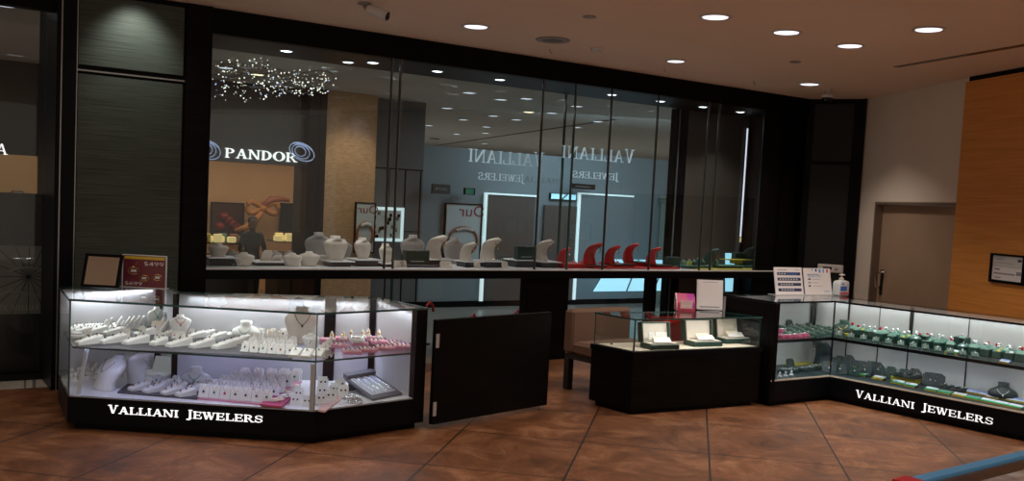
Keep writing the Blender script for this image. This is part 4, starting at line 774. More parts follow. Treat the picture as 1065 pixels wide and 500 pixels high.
# three open green boxes in the glass box
for (px, py, w_, lab) in ((686, 365, 36, 'open dark green box with papers, left one under glass'), (731, 362, 36, 'open dark green box with papers, middle one under glass'), (762, 358.8, 34, 'open dark green box with papers, right one under glass')):
    P = at(px, py - 3, ZD); k = scale_at(P); w = w_ * k; t = thing('presentation_box', lab, 'box', Vector((P.x, P.y, ZD + .0005)), math.radians(27)); dp = w * .55
    mb = MB(); mb.bbox(-w / 2, w / 2, -dp / 2, dp / 2, 0, .045, 'green_box', .005); mb.build('tray', t)
    MB().box(-w / 2 + .015, w / 2 - .015, -dp / 2 + .015, dp / 2 - .015, .045, .052, 'cream_leather').build('cushion', t)
    hh_ = 21 * k; mb = MB(); mb.box(-w / 2, w / 2, .035, .06, 0, hh_, 'green_box'); mb.box(-w / 2, -w / 2 + .012, -.01, .04, 0, hh_, 'green_box'); mb.box(w / 2 - .012, w / 2, -.01, .04, 0, hh_, 'green_box'); mb.box(-w / 2, w / 2, -.01, .04, hh_ - .012, hh_, 'green_box'); mb.box(-w / 2 + .014, w / 2 - .014, .028, .034, .004, hh_ - .014, 'cream_leather')
    c, s = math.cos(-.18), math.sin(-.18); mb.v = [(x, y * c - z * s + dp / 2 - .03, y * s + z * c + .05) for x, y, z in mb.v]; mb.build('lid', t)
    c = MB(); c.obox((-w * .30, -dp * .30, .060), (w * .55, -.02, 0), (.03, dp * .5, .03), (0, 0, .004), 'paper'); c.obox((-w * .25, -dp * .15, .068), (w * .5, .02, 0), (.01, dp * .35, .035), (0, 0, .004), 'deck_cream'); c.build('certificate', t)
    if px < 700: c = MB(); c.obox((-w * .34, .02, .07), (w * .16, 0, 0), (0, .02, .07), (0, -.003, 0), 'paper_grey'); c.obox((-w * .10, .02, .07), (w * .40, 0, 0), (0, .02, .07), (0, -.003, 0), 'paper_grey'); c.build('certificate', t)
P = at(636, 358, ZD); o = MB().lathe([(.012, 0), (.012, .006), (.002, .012)], 'lens_black', 10).build('lock_knob', loc=(P.x, P.y, ZD + .0005)); tag(o, 'tiny black knob on the cream deck of the low case', 'knob')
# dark red reflection in the low case, put in as a box behind it
P = Vector(P3) ; q0 = Vector(P0) + (Vector(P3) - Vector(P0)) * .60; ax_ = (Vector(P3) - Vector(P0)).normalized(); av = Vector((-ax_.y, ax_.x))
t = thing('red_reflection_box', 'dark red box standing in for a reflection behind the low case', 'box', (q0.x + av.x * .08, q0.y + av.y * .08, 0), math.atan2(ax_.y, ax_.x)); MB().bbox(0, .42, 0, .2, 0, .72, 'red_dark', .01).build('body', t); MB().bbox(-.01, .43, -.01, .21, .7202, .765, 'red_leather', .01).build('lid', t)
# red ribbons seen low beyond the glass
for (px, py, hpx, lab) in ((443, 330, 16, 'red hooked strap beyond the gate, next to left case'), (489, 334, 7, 'short slanted red strap beyond the gate'), (535, 331, 8, 'small curled red strap beyond the gate beside black pier')):
    P = W(wp(px, py, 1.4)[0], 1.4, 0); zt = wp(px, py - hpx, 1.4)[1]; r_ = .05
    t = thing('red_strap', lab, 'strap', P, AW); MB().tube([(0, 0, .03), (0, 0, zt - .10), (.01, 0, zt - .04), (.05, 0, zt), (.09, 0, zt - .05), (.10, 0, zt - .12)], .018, 'red_leather', 6).build('band', t); MB().lathe([(.07, 0), (.07, .02), (.02, .03)], 'kiosk_black', 12).build('foot', t)
# brochures and sanitizer on the right case
def brochure(px0, px1, py, hpx, lab, style):
    A, B = at(px0, py, ZT3), at(px1, py, ZT3); k = scale_at(A); w = (B - A).xy.length * .985; h = hpx * k; t = thing('counter_brochure', lab, 'brochure', Vector((A.x, A.y, ZT3 + .0005)), math.atan2(B.y - A.y, B.x - A.x)); g = -.22
    tiltmb([(0, w, 0, .004, .004, h, 'paper')], g, .003).build('printed_card', t); mb = tiltmb([(-.004, w + .004, .004, .008, 0, h + .004, 'acrylic')], g, .003); mb.box(-.004, w + .004, -.035, .12, 0, .004, 'acrylic'); mb.build('holder', t)
    if style == 0:
        for i, z in enumerate((.72, .52, .33, .13)):
            tiltmb([(w * .09, w * .93, -.001, 0, h * z, h * (z + .11), 'ink_navy')] + [(w * (.14 + .1 * j + .02 * i), w * (.19 + .1 * j + .02 * i), -.002, -.001, h * (z + .03), h * (z + .08), ('ink_blue' if j > 2 else 'paper_grey') if i == 0 else 'paper_grey') for j in range(7 if i < 2 else 5)], g, .003).build('picture', t)
        tiltmb([(w * .1, w * .45, -.001, 0, h * .90, h * .925, 'ink_grey'), (w * .75, w * .9, -.001, 0, h * .90, h * .92, 'ink_grey')], g, .003).build('printing', t)
    else:
        bx = []
        for j, cc in enumerate(('ink_orange', 'ink_cyan', 'lens_black', 'ink_blue', 'ink_cyan', 'sign_red')): bx.append((w * (.15 + .14 * j), w * (.21 + .14 * j), -.001, 0, h * (.98 - .03 - .035 * min(j, 3)), h * .985, cc))
        tiltmb(bx, g, .003).build('picture', t)
        tiltmb([(w * .12, w * .55, -.001, 0, h * .76, h * .79, 'ink_grey'), (w * .14, w * .24, -.001, 0, h * .57, h * .62, 'ink_navy'), (w * .30, w * .60, -.001, 0, h * .585, h * .60, 'ink_grey'), (w * .14, w * .24, -.001, 0, h * .44, h * .49, 'ink_grey'), (w * .30, w * .50, -.001, 0, h * .455, h * .47, 'ink_grey'), (w * .14, w * .22, -.001, 0, h * .31, h * .37, 'ink_navy'), (w * .30, w * .65, -.001, 0, h * .33, h * .345, 'ink_grey'), (w * .7, w * .92, -.001, 0, h * .12, h * .15, 'ink_cyan')], g, .003).build('printing', t); plain_text('Pay over Time', (w * .12, .15 * h - .003, h * .67 + .003), (1, 0, 0), (0, .218, .976), h * .115, 'ink_cyan', t, 'printing', 1.0)
brochure(807.5, 836.5, 307, 29, 'white brochure with four dark photo bands on the right case', 0); brochure(838, 866, 307, 28, 'white brochure with coloured stripes and small print on the right case', 1)
P = at(874, 307, ZT3); k = scale_at(P); t = thing('sanitizer_bottle', 'clear pump bottle with blue label on the right case', 'bottle', Vector((P.x, P.y, ZT3 + .0005)), RZA)
w = 8 * k; mb = MB(); mb.loft([[(w * q_ * cx, w * .62 * q_ * cy, z) for cx, cy in ((-1, -.8), (-.8, -1), (.8, -1), (1, -.8), (1, .8), (.8, 1), (-.8, 1), (-1, .8))] for z, q_ in ((0, .95), (.008, 1), (.125, 1), (.15, .9), (.165, .35))], 'bottle_clear'); mb.build('body', t)
MB().box(-w * .88, w * .35, -w * .66, -w * .62, .055, .10, 'ink_blue').build('label', t); MB().box(-w * .88, w * .35, -w * .66, -w * .62, .10, .145, 'paper').box(-w * .7, -w * .2, -w * .67, -w * .66, .115, .135, 'ink_cyan').build('label', t); MB().box(-w * .9, w * .9, -w * .66, -w * .62, .018, .034, 'sign_red').build('label_band', t)
MB().lathe([(w * .30, .165), (w * .30, .185), (w * .12, .19), (w * .12, .21), (w * .34, .212), (w * .34, .225), (w * .1, .23)], 'plastic_white', 12).box(-w * .3, w * .5, -.01, .01, .212, .224, 'plastic_white').build('pump', t)
# thermostat on the black side wall
u3 = Vector((un.x, un.y, 0)); D = ray(864, 279); n3 = Vector((un.y, -un.x, 0)); kk = n3.dot(C1 - CAMP) / n3.dot(D); P = CAMP + D * kk; n3 = n3 if n3.dot(CAMP - P) > 0 else -n3
t = thing('wall_thermostat', 'small pale grey control box on the black wall above brochures', 'thermostat', P + n3 * .05, math.atan2(un.y, un.x)); MB().bbox(-.17, .17, .0, .045, -.055, .055, 'plastic_white', .01).build('housing', t); MB().box(-.10, .02, -.004, 0, -.015, .02, 'lens_black').build('display', t); MB().box(.06, .10, -.004, 0, -.02, .01, 'ink_grey').build('button', t)
# certificate on the wood wall
def onwood(px, py):
    D = ray(px, py); o3 = C3 - on * .06; k = on.dot(o3 - CAMP) / on.dot(D); return CAMP + D * k
Q0, Q1, Q2 = onwood(1033, 290), onwood(1065, 290.5), onwood(1033, 265); t = thing('wall_certificate', 'framed certificate hanging on the orange wood wall', 'certificate', Q0 - on * .001, math.atan2(ow.y, ow.x)); w, h = (Q1 - Q0).xy.length * 1.0, Q2.z - Q0.z
sg = 1
mb = MB(); mb.box(-.03, w + .03, -.035, -.0, -.03, 0, 'black_frame'); mb.box(-.03, w + .03, -.035, 0, h, h + .02, 'black_frame'); mb.box(-.03, 0, -.035, 0, 0, h, 'black_frame'); mb.box(w, w + .03, -.035, 0, 0, h, 'black_frame'); mb.build('frame', t)
MB().box(0, w, -.02, 0, h * .52, h, 'paper_grey').box(0, w, -.02, 0, 0, h * .52, 'paper').build('printed_sheet', t)
MB().box(w * .1, w * .35, -.022, -.02, h * .84, h * .88, 'ink_grey').box(w * .1, w * .7, -.022, -.02, h * .70, h * .72, 'ink_grey').box(w * .82, w * .94, -.022, -.02, h * .80, h * .90, 'ink_navy').box(w * .08, w * .25, -.022, -.02, h * .42, h * .46, 'ink_navy').box(w * .06, w * .75, -.022, -.02, h * .24, h * .30, 'ink_grey').box(w * .8, w * .95, -.022, -.02, h * .25, h * .40, 'ink_grey').box(w * .1, w * .3, -.022, -.02, h * .08, h * .12, 'ink_grey').build('printing', t)

# ================================================================== JEWELLERY DISPLAYS
GEMS = ('gem_dark', 'gem_green', 'diamond', 'gem_blue', 'gem_red')
def b_card(body, gem, bw_=.06, bh=.075):     # slanted card stand with a pendant
    def f():
        t = thing('pendant_card', '', 'card'); g = -.32
        mb = tiltmb([(-bw_ / 2, bw_ / 2, 0, .012, 0, bh * .86, body), (-bw_ * .38, bw_ * .38, 0, .012, bh * .86, bh, body)], g, .003); mb.obox((-bw_ / 2, -.008, 0), (bw_, 0, 0), (0, .05, 0), (0, 0, .006), body); mb.build('card', t)
        mb = MB(); c, s = math.cos(g), math.sin(g); p = lambda x, z: (x, 0 * c - z * s - .005, z * c + .003)
        mb.ball(p(0, bh * .42), .0075, gem, 6); mb.tube([p(-.016, bh * .92), p(0, bh * .5), p(.016, bh * .92)], .0012, 'gold', 4); mb.build('pendant', t); return t
    return f
def b_earcard(body, gem):
    def f():
        t = thing('earring_card', '', 'card'); g = -.25
        mb = tiltmb([(-.03, .03, 0, .02, 0, .05, body), (-.024, .024, 0, .016, .05, .062, body)], g, .004); mb.obox((-.03, -.004, 0), (.06, 0, 0), (0, .04, 0), (0, 0, .006), body); mb.build('card', t)
        mb = MB(); mb.ball((-.012, .003, .034), .006, gem, 6); mb.ball((.012, .003, .034), .006, gem, 6); mb.build('earrings', t); return t
    return f
def b_ramp(body, n=3, L_=.20, W_=.07, gems=('gem_green', 'gem_dark', 'gem_dark'), name='ring_ramp'):
    def f():
        t = thing(name, '', 'ring display'); h0, h1 = .022, .055
        mb = MB(); mb.loft([[(-W_ / 2, y, 0), (W_ / 2, y, 0), (W_ / 2, y, z), (W_ / 2 - .006, y, z + .006), (-W_ / 2 + .006, y, z + .006), (-W_ / 2, y, z)] for y, z in ((-L_ / 2, h0 * .7), (-L_ / 2 + .01, h0), (L_ / 2, h1))], body); mb.build('cushion', t)
        for i in range(n):
            y = -L_ / 2 + L_ * (i + .55) / n; z = h0 + (h1 - h0) * (i + .55) / n + .006; mb = MB(); mb.tube([(.010 * math.cos(a), y, z + .010 * math.sin(a)) for a in [PI * j / 6 for j in range(7)]], .0022, 'gold', 4); mb.ball((0, y, z + .013), .0065, gems[i % len(gems)], 6); mb.build('ring', t)
        return t
    return f
def b_tray(body, pad, n=4, w=.16, d=.11, gems=GEMS):
    def f():
        t = thing('ring_tray', '', 'tray'); MB().bbox(-w / 2, w / 2, -d / 2, d / 2, 0, .022, body, .003).build('tray', t)
        for i in range(n):
            x = -w / 2 + w * (i + .5) / n; mb = MB(); mb.bbox(x - w / n * .32, x + w / n * .32, -d / 2 + .01, d / 2 - .01, .022, .036, pad, .005); mb.build('pad', t); mb = MB()
            for j in range(4): mb.ball((x, -d / 2 + d * (j + .5) / 4, .040), .006, gems[(i + j) % len(gems)], 6)
            mb.build('ring', t)
        return t
    return f
def bust_mesh(w, h, lean, m, curve=.28, low=False, base=.30):
    prof = [(0, base), (.04, base), (.22, .36), (.48, .46), (.64, .50), (.74, .47), (.82, .36), (.87, .22), (.90, .17), (1.0, .165)] if not low else [(0, .40), (.10, .48), (.3, .50), (.5, .42), (.66, .25), (.74, .18), (1.0, .19)]
    mb = MB(); rings = []; n = 18
    for t, hw in prof:
        yo = -lean * h * (t ** 2.2 if lean > .3 else t ** 1.4 if lean < 0 else t); neck = t > .86 if not low else t > .68; dz = 0
        ry = hw * w * (.80 if neck else curve + .25 * (1 - t) * (1 if not low else .6) + (.25 if low else 0))
        rings.append([(hw * w * math.cos(a), yo + ry * math.sin(a), t * h - (lean * .25 * h * t if False else 0)) for a in [2 * PI * j / n for j in range(n)]])
    mb.loft(rings, m, True, True); return mb
def b_bust(w, h, lean, m, gem='silver', pend=True, low=False, base=.30, curve=.28):
    def f():
        t = thing('necklace_bust', '', 'necklace bust'); bust_mesh(w, h, lean, m, curve, low, base).build('bust', t)
        if pend:
            pts = []
            for j in range(-6, 7):
                u_ = j / 6; z = h * ((.84 if not low else .60) - (.30 if not low else .3) * (1 - u_ * u_)); tt = z / h; yo = -lean * h * (tt ** 2.2 if lean > .3 else tt ** 1.4 if lean < 0 else tt); ry = w * .47 * (curve + .25 * (1 - tt) + (.25 if low else 0)); x = u_ * w * (.24 if not low else .2)
                pts.append((x, yo - ry * math.sqrt(max(.2, 1 - (x / (w * .5)) ** 2)) - .004, z))
            mb = MB(); mb.tube(pts, max(.0022, w * .010), gem, 5); nk = mb.build('necklace', t); MB().ball((pts[6][0], pts[6][1] - .004, pts[6][2] - .012), max(.008, w * .035), gem, 7).build('pendant', nk)
        return t
    return f
def b_cobra(w, h, m, gem='gold', reach=.45):          # S-curved necklace stand seen from the side: plate that curls forward with flared shoulders
    def f():
        t = thing('necklace_stand', '', 'necklace stand'); rings = []; n = 16
        prof = [(0, .26, .0), (.05, .25, .0), (.2, .27, .03), (.4, .33, .03), (.6, .40, -.04), (.75, .46, -.15), (.86, .50, -.30), (.93, .40, -.42), (.98, .26, -.50), (1.0, .17, -.56)]
        for q_, hw, y in prof:
            th = .30 * (1 - q_) + .11; k = max(0, (q_ - .5) * 2)
            rings.append([(hw * w * math.cos(a), y * reach * 2 * h * .55 + th * w * math.sin(a) + (abs(math.cos(a)) ** 2) * w * .16 * (.6 + k * .4), q_ * h + k * th * w * .5 * math.sin(a)) for a in [2 * PI * j / n for j in range(n)]])
        mb = MB(); mb.loft(rings, m, True, True); mb.bbox(-.22 * w, .22 * w, -.30 * w, .20 * w, 0, .02 * h + .004, m, .003); mb.build('stand', t)
        zt, yt = h * .93, -.42 * reach * 1.1 * h; mb = MB(); mb.tube([(-.22 * w, yt + .02, zt), (-.10 * w, yt - .01, zt - .22 * h), (0, yt - .02, zt - .34 * h), (.10 * w, yt - .01, zt - .22 * h), (.22 * w, yt + .02, zt)], .0035, gem, 5); nk = mb.build('necklace', t); MB().ball((0, yt - .02, zt - .36 * h), .012, gem, 6).build('pendant', nk); return t
    return f
def b_finger(body, gem='diamond', basem=None):
    def f():
        t = thing('ring_finger', '', 'ring display'); MB().lathe([(.026, 0), (.026, .008), (.014, .014), (.011, .04), (.004, .055), (.001, .056)], basem or body, 12).build('cone', t)
        mb = MB(); mb.tube([(.0125 * math.cos(a), .0125 * math.sin(a), .030) for a in [2 * PI * j / 10 for j in range(10)]], .003, 'gold', 4, True); mb.ball((0, -.015, .032), .008, gem, 6); mb.build('ring', t); return t
    return f
def b_cushion(body, gem='silver'):
    def f():
        t = thing('bracelet_cushion', '', 'bracelet cushion'); MB().lathe([(.040, 0), (.052, .012), (.050, .026), (.030, .038), (.002, .040)], body, 16).build('cushion', t); MB().tube([(.044 * math.cos(a), .044 * math.sin(a), .032) for a in [2 * PI * j / 16 for j in range(16)]], .004, gem, 5, True).build('bracelet', t); return t
    return f
def b_bar(body, gem='silver'):          # slanted bracelet bar on a foot
    def f():
        t = thing('bracelet_ramp', '', 'bracelet display'); mb = MB(); mb.obox((-.022, -.05, .004), (.044, 0, 0), (0, .075, .105), (0, .012, -.009), body); mb.box(-.022, .022, -.06, .03, 0, .006, body); mb.obox((-.008, .02, .004), (.016, 0, 0), (0, .008, 0), (0, 0, .085), body); mb.build('ramp', t)
        mb = MB(); mb.obox((-.006, -.045, .008), (.012, 0, 0), (0, .066, .094), (0, -.005, .004), gem); mb.build('bracelet', t); return t
    return f
def b_ringbox(body, pad, gem='diamond', tagc=None):
    def f():
        t = thing('ring_box', '', 'ring box'); s_ = .030; MB().bbox(-s_, s_, -s_, s_, 0, .048, body, .004).build('box', t); mb = MB(); mb.loft([[(q_ * s_ * cx, q_ * s_ * cy, z) for cx, cy in ((-1, -1), (1, -1), (1, 1), (-1, 1))] for z, q_ in ((.048, .93), (.062, .55), (.066, .3))], pad); mb.build('pad', t)
        mb = MB(); mb.tube([(.010 * math.cos(a), 0, .064 + .012 * math.sin(a)) for a in [PI * j / 6 for j in range(7)]], .0025, 'silver', 4); mb.ball((0, 0, .080), .011, gem, 7); mb.build('ring', t)
        if tagc: MB().obox((.004, -s_ - .002, .05), (.022, 0, 0), (0, .012, .010), (0, 0, .002), tagc).build('price_tag', t)
        return t
    return f
def b_strip(c1, c2):          # row of price-tagged packs in the tray
    def f():
        t = thing('tag_tray', '', 'tray'); MB().bbox(-.062, .062, -.035, .035, 0, .014, 'navy_card', .003).build('tray', t); mb = MB()
        for i in range(5): mb.obox((-.058 + .0235 * i, -.034, .014), (.021, 0, 0), (0, .030, .004), (0, 0, .004), c1)
        mb.build('tag', t); mb = MB()
        for i in range(5): mb.obox((-.058 + .0235 * i, -.002, .018), (.021, 0, 0), (0, .030, .012), (0, 0, .003), c2)
        mb.build('tag', t); MB().box(-.060, .060, -.0365, -.035, .002, .010, 'gold_print').build('trim', t); return t
    return f
def b_flat(w, d, h, m, name, cat):
    def f():
        t = thing(name, '', cat); MB().bbox(-w / 2, w / 2, -d / 2, d / 2, 0, h, m, .004).build('panel', t); return t
    return f
def matpoly(name, pts, z, th, m, lab, cat='mat'):
    P = [at(x, y, z) for x, y in pts]; c = sum(P, Vector()) / len(P); pl = [(p.x - c.x, p.y - c.y) for p in P]
    if area2(pl) < 0: pl.reverse()
    mb = MB(); mb.prism(pl, 0, th, m); o = mb.build(name, loc=(c.x, c.y, z + .0005)); return tag(o, lab, cat)
LEGS = {1: inset([FL, FC, FR, RB, NB, NA, BL], .09), 2: inset([P0, P1, P2, P3], .08)}
POLY3 = [A0, B0, C9, D9, E9, A9]
if area2(POLY3) < 0: POLY3.reverse()
LEGS[3] = inset(POLY3, .075)
def inside(p, poly):
    c = False
    for i in range(len(poly)):
        (x0, y0), (x1, y1) = poly[i - 1], poly[i]
        if (y0 > p.y) != (y1 > p.y) and p.x < (x1 - x0) * (p.y - y0) / (y1 - y0) + x0: c = not c
    return c
def settle(P, px):     # keep a piece on the shelf of its case, sliding it along the line of sight
    pl = LEGS[1 if px < 450 else 3]
    if inside(P, pl): return P
    d = Vector((P.x, P.y, 0)).normalized()
    for k in range(1, 90):
        for sg in (-1, 1):
            Q = P + d * (.01 * k * sg)
            if inside(Q, pl): return Q
    return P
def put(key, builder, px, py, z, lab, cat, rot=0, sc=1.0, group=None): P = settle(at(px, py, z), px); P.z = z + .0006; return inst(key, builder, lab, cat, P, rot, group, sc)
def row(key, builder, pts, z, fmt, cat, rot=0, sc=1.0, jit=.0, group=None, keys=None):
    for i, (x, y) in enumerate(pts):
        k, b = (key, builder) if not keys else keys[i % len(keys)]
        put(k, b, x, y, z, fmt.replace('#', ORD[i]), cat, rot + random.uniform(-jit, jit), sc, group)
def lin(x0, y0, x1, y1, n): return [(x0 + (x1 - x0) * i / max(1, n - 1), y0 + (y1 - y0) * i / max(1, n - 1)) for i in range(n)]
WC = [('card' + g, b_card('white_leather', g)) for g in ('gem_dark', 'gem_dark', 'gem_green', 'gem_dark', 'gem_red')]
# ---------------- left case, upper shelf
matpoly('display_board', [(78, 361.5), (150, 365), (230, 368.5), (304, 373.5), (300, 349), (200, 346), (92, 345)], ZS, .0045, 'grey_mat', 'thin grey board under the white displays on upper shelf', 'board')
z = ZS + .0052
RK = ('ramp3', b_ramp('white_leather')); 
for i, (x, y) in enumerate([(92, 357.5), (117, 356), (141, 357), (165, 358.5), (186, 359.5), (210, 360.5), (233, 361.5), (248, 357)]):
    put('ramp3', RK[1], x, y, z, 'white slanted ring cushion in front row of upper shelf, ' + ORD[i], 'ring display', -.55, (.95, 1.0 if i not in (3,) else .6, 1))
for i, (x, y) in enumerate([(84, 347), (100, 346), (118, 347), (150, 348), (176, 349), (203, 351), (225, 352), (240, 348), (213, 345)]):
    put('ramp3', None, x, y, z, 'white slanted ring cushion in second row of upper shelf, ' + ORD[i], 'ring display', -.55, .85)
for i, (x, y) in enumerate([(76, 342), (87, 341), (98, 340), (109, 340), (120, 341), (80, 337), (92, 336), (104, 335.5), (115, 336)]):
    put('ramp3', None, x, y, z, 'small white ring cushion at back left of upper shelf, ' + ORD[i], 'ring display', -.3, (.7, .55, .9))
put('cush', b_cushion('white_leather'), 80, 354, z, 'round white bracelet cushion at far left of upper shelf', 'bracelet cushion', 0, 1.1)
for i, (x, y) in enumerate([(91, 352), (130, 352), (146, 349), (163, 352), (181, 352), (187, 355), (198, 346)]):
    put(WC[i % 5][0], WC[i % 5][1], x, y, z, 'white pendant card leaning among the ring cushions, ' + ORD[i], 'card', -.2, 1.0 if i in (1, 2, 5) else .8)
BR = b_bar('white_leather')
for i, (x, y) in enumerate([(108, 342), (126, 344), (131, 343), (136, 340), (141, 341), (146, 338), (167, 337), (171, 338), (123, 340), (113, 344)]):
    put('bar', BR, x, y, z, 'slanted white bracelet bar at back of upper shelf, ' + ORD[i], 'bracelet display', -1.05 + .05 * (i % 3), 1.0 if i > 1 else .8)
matpoly('display_riser', [(153, 342), (192, 345), (216, 341), (176, 338)], z, .022, 'grey_mat', 'grey riser block at back centre of the upper shelf', 'riser')
put('bustA', b_bust(.15, .16, .25, 'white_leather', 'gem_green'), 160, 338, z + .023, 'white necklace bust on the grey riser, left one', 'necklace bust', .9, 1.0)
put('bustB', b_bust(.17, .15, .12, 'white_leather', 'gem_red'), 187, 342, z + .023, 'white necklace bust with red pendant on the grey riser', 'necklace bust', .45, 1.0)
put('easel1', b_card('cream_leather', 'gem_blue', .08, .09), 161, 345, z, 'cream card with bright blue stone before the grey riser', 'card', -.1, 1.0)
put('easel2', b_card('cream_leather', 'gem_green', .08, .09), 170, 344, z, 'cream card with green stone before the grey riser', 'card', .25, 1.0)
put('bustlow', b_bust(.245, .135, .05, 'white_leather', 'gem_green', low=True), 256, 350, z, 'low wide white necklace bust in middle of upper shelf', 'necklace bust', .05, 1.0)
put('bustT', b_bust(.265, .30, .22, 'cream_leather', 'joint_dark', base=.36), 312, 357, z, 'tall cream necklace bust with dark chain on upper shelf', 'necklace bust', .35, 1.0)
put('bustS', b_bust(.135, .125, .08, 'white_leather', 'silver'), 323, 362.5, z, 'small white necklace bust before the tall cream bust', 'necklace bust', 0, 1.0)
for r_, (x0, y0, x1, y1, n) in enumerate(((254, 365.5, 301, 369, 6), (262, 361, 300, 364, 5), (266, 356.5, 304, 360, 5), (279, 352.5, 307, 354.5, 4), (270, 349, 294, 350, 3))):
    for i, (x, y) in enumerate(lin(x0, y0, x1, y1, n)):
        k = WC[(i + r_) % 5]; put(k[0], k[1], x, y, z, 'white pendant card in %s row of the centre cluster, %s' % (('front', 'second', 'third', 'fourth', 'back')[r_], ORD[i]), 'card', random.uniform(-.45, .25), 1.02)
for i, (x, y) in enumerate([(307, 371), (319, 372), (331, 371.5)]): put('ramp1g', b_ramp('white_leather', 1, .10, .075, ('gem_green',)), x, y, z, 'short white cushion with green stone ring at the shelf corner, ' + ORD[i], 'ring display', -.1, 1.0)
for i, (x, y) in enumerate(lin(338, 364, 345, 358, 3)): put(WC[i][0], None, x - 3, y + 3, z, 'white pendant card beside the pink trays, ' + ORD[i], 'card', .3, .8)
PT = b_tray('pink', 'pink_pale', 4, .145, .15)
for i, (x, y) in enumerate([(366, 367.5), (383, 365.5), (401, 363.5), (419, 361.5)]): put('ptray', PT, x, y, z, 'pink ring tray in front row of right upper shelf, ' + ORD[i], 'tray', .28, (.95, .8, 1))
for i, (x, y) in enumerate([(353, 361), (374, 359), (394, 357), (411, 356)]): put('ptray', PT, x, y, z, 'pink ring tray in middle row of right upper shelf, ' + ORD[i], 'tray', .28, (.9, .7, 1))
for i, (x, y) in enumerate([(341, 355.5), (357, 354), (388, 352.5), (404, 352)]): put('pflat', b_flat(.13, .10, .03, 'pink', 'pink_pad', 'pad'), x, y, z, 'plain pink pad in back row of right upper shelf, ' + ORD[i], 'pad', .2, (1, 1, 1))
for i, (x, y) in enumerate([(345, 353), (357, 352.5), (365, 351), (377, 351), (383, 350), (394, 351)]): put('fing', b_finger('white_leather', 'gold', 'cream_leather'), x, y, z + .031, 'small cream ring cone at back of the pink pads, ' + ORD[i], 'ring display', 0, 1.25)
put('cush', None, 371, 355.5, z + .037, 'round white bracelet cushion among the pink trays', 'bracelet cushion', 0, 1.2)
# ---------------- left case, lower deck
z = ZB
LB = b_bust(.30, .25, -.50, 'white_leather', 'silver', base=.40, curve=.34)
put('bustL', LB, 108, 404, z, 'large leaning white bust with silver necklace on lower deck', 'necklace bust', -.75, 1.0)
put('cobraW', b_cobra(.22, .27, 'white_leather', 'silver', .8), 143, 400, z, 'curved white necklace stand at back of lower deck', 'necklace stand', 1.1, 1.0)
t = put('openbox', b_flat(.20, .16, .03, 'white_leather', 'open_box', 'box'), 165, 392, z, 'open white box with raised lid behind the curved stand', 'box', -.2); MB().obox((-.10, .06, .03), (.20, 0, 0), (0, .05, .12), (0, .01, 0), 'white_leather').build('lid', t)
for i, (x, y) in enumerate([(73, 392), (78, 396), (84, 390), (90, 395), (96, 391), (101, 394), (75, 384), (82, 383), (92, 385)]):
    put('fingw', b_finger('white_leather', 'diamond'), x, y, z, 'white ring cone at far left of lower deck, ' + ORD[i], 'ring display', 0, 1.3)
for i, (x, y) in enumerate([(88, 388), (97, 386), (106, 384), (124, 391), (131, 392)]): put('bar', None, x, y, z, 'slanted bracelet bar at back left of lower deck, ' + ORD[i], 'bracelet display', -1.0, .9)
matpoly('display_mat', [(122, 409), (205, 416), (216, 400), (138, 396)], z, .012, 'grey_mat', 'dark grey mat on the lower deck of the left case')
zz = z + .0125
WR = b_ramp('white_leather', 3, .15, .085, ('gem_red', 'gem_dark', 'gold'))
for i, (x, y) in enumerate([(144, 405), (159, 407), (178, 409), (193, 411), (166, 403.5), (184, 405), (200, 406)]): put('rampB', WR, x, y, zz, 'white ring cushion on the dark grey mat, ' + ORD[i], 'ring display', -.7, .9)
for i, (x, y) in enumerate([(152, 402), (162, 399.5), (181, 400.5), (214, 404)]): put(WC[i][0], None, x, y, zz if i < 3 else z, 'white pendant card behind ring cushions of the grey mat, ' + ORD[i], 'card', -.3, 1.0)
put('bustlow2', b_bust(.235, .125, .05, 'white_leather', 'gem_green', low=True), 204, 397.5, z + .0130, 'low wide white bust behind the dark grey mat', 'necklace bust', .1, 1.0)
matpoly('pink_mat', [(205, 415.5), (273, 421.5), (314, 398), (250, 390)], z, .010, 'pink', 'wide pink mat under the pendant card rows on lower deck')
zz = z + .0105
for r_, (x0, y0, x1, y1, n) in enumerate(((211, 413, 277, 419, 7), (221, 408, 284, 413, 7), (232, 403, 290, 407.5, 7), (244, 398.5, 298, 402, 6), (254, 393.5, 306, 397, 5), (267, 388.5, 308, 391, 4))):
    for i, (x, y) in enumerate(lin(x0, y0, x1, y1, n)):
        k = WC[(i * 2 + r_) % 5]; put(k[0], k[1], x, y, zz if r_ < 5 else z, 'white pendant card in %s row on the pink mat, %s' % (('front', 'second', 'third', 'fourth', 'fifth', 'back')[r_], ORD[i]), 'card', random.uniform(-.45, .15), 1.28 if r_ < 5 else 1.4)
matpoly('pink_mat', [(270, 422), (292, 424.5), (304, 415), (281, 412)], z + .0105, .014, 'hot_pink', 'small darker pink mat overlapping the wide pink one')
for i, (x, y) in enumerate([(285, 419), (291, 416.5), (295, 413.5), (300, 410), (305, 407), (309, 403), (303, 413), (312, 408)]): put('cushs', b_cushion('white_leather', 'gold'), x, y, z + .026, 'small white cushion with gold ring near the corner post, ' + ORD[i], 'bracelet cushion', 0, .62)
for i, (x, y) in enumerate([(307, 421), (319, 422.5), (310, 414)]): put('ear', b_earcard('white_leather', 'gem_dark'), x, y, z, 'white earring block left of the steel corner post, ' + ORD[i], 'card', 0, 1.2)
matpoly('pale_mat', [(331, 428), (338, 429), (357, 414), (336, 411)], z, .012, 'pink_pale', 'pale pink mat right of the steel corner post')
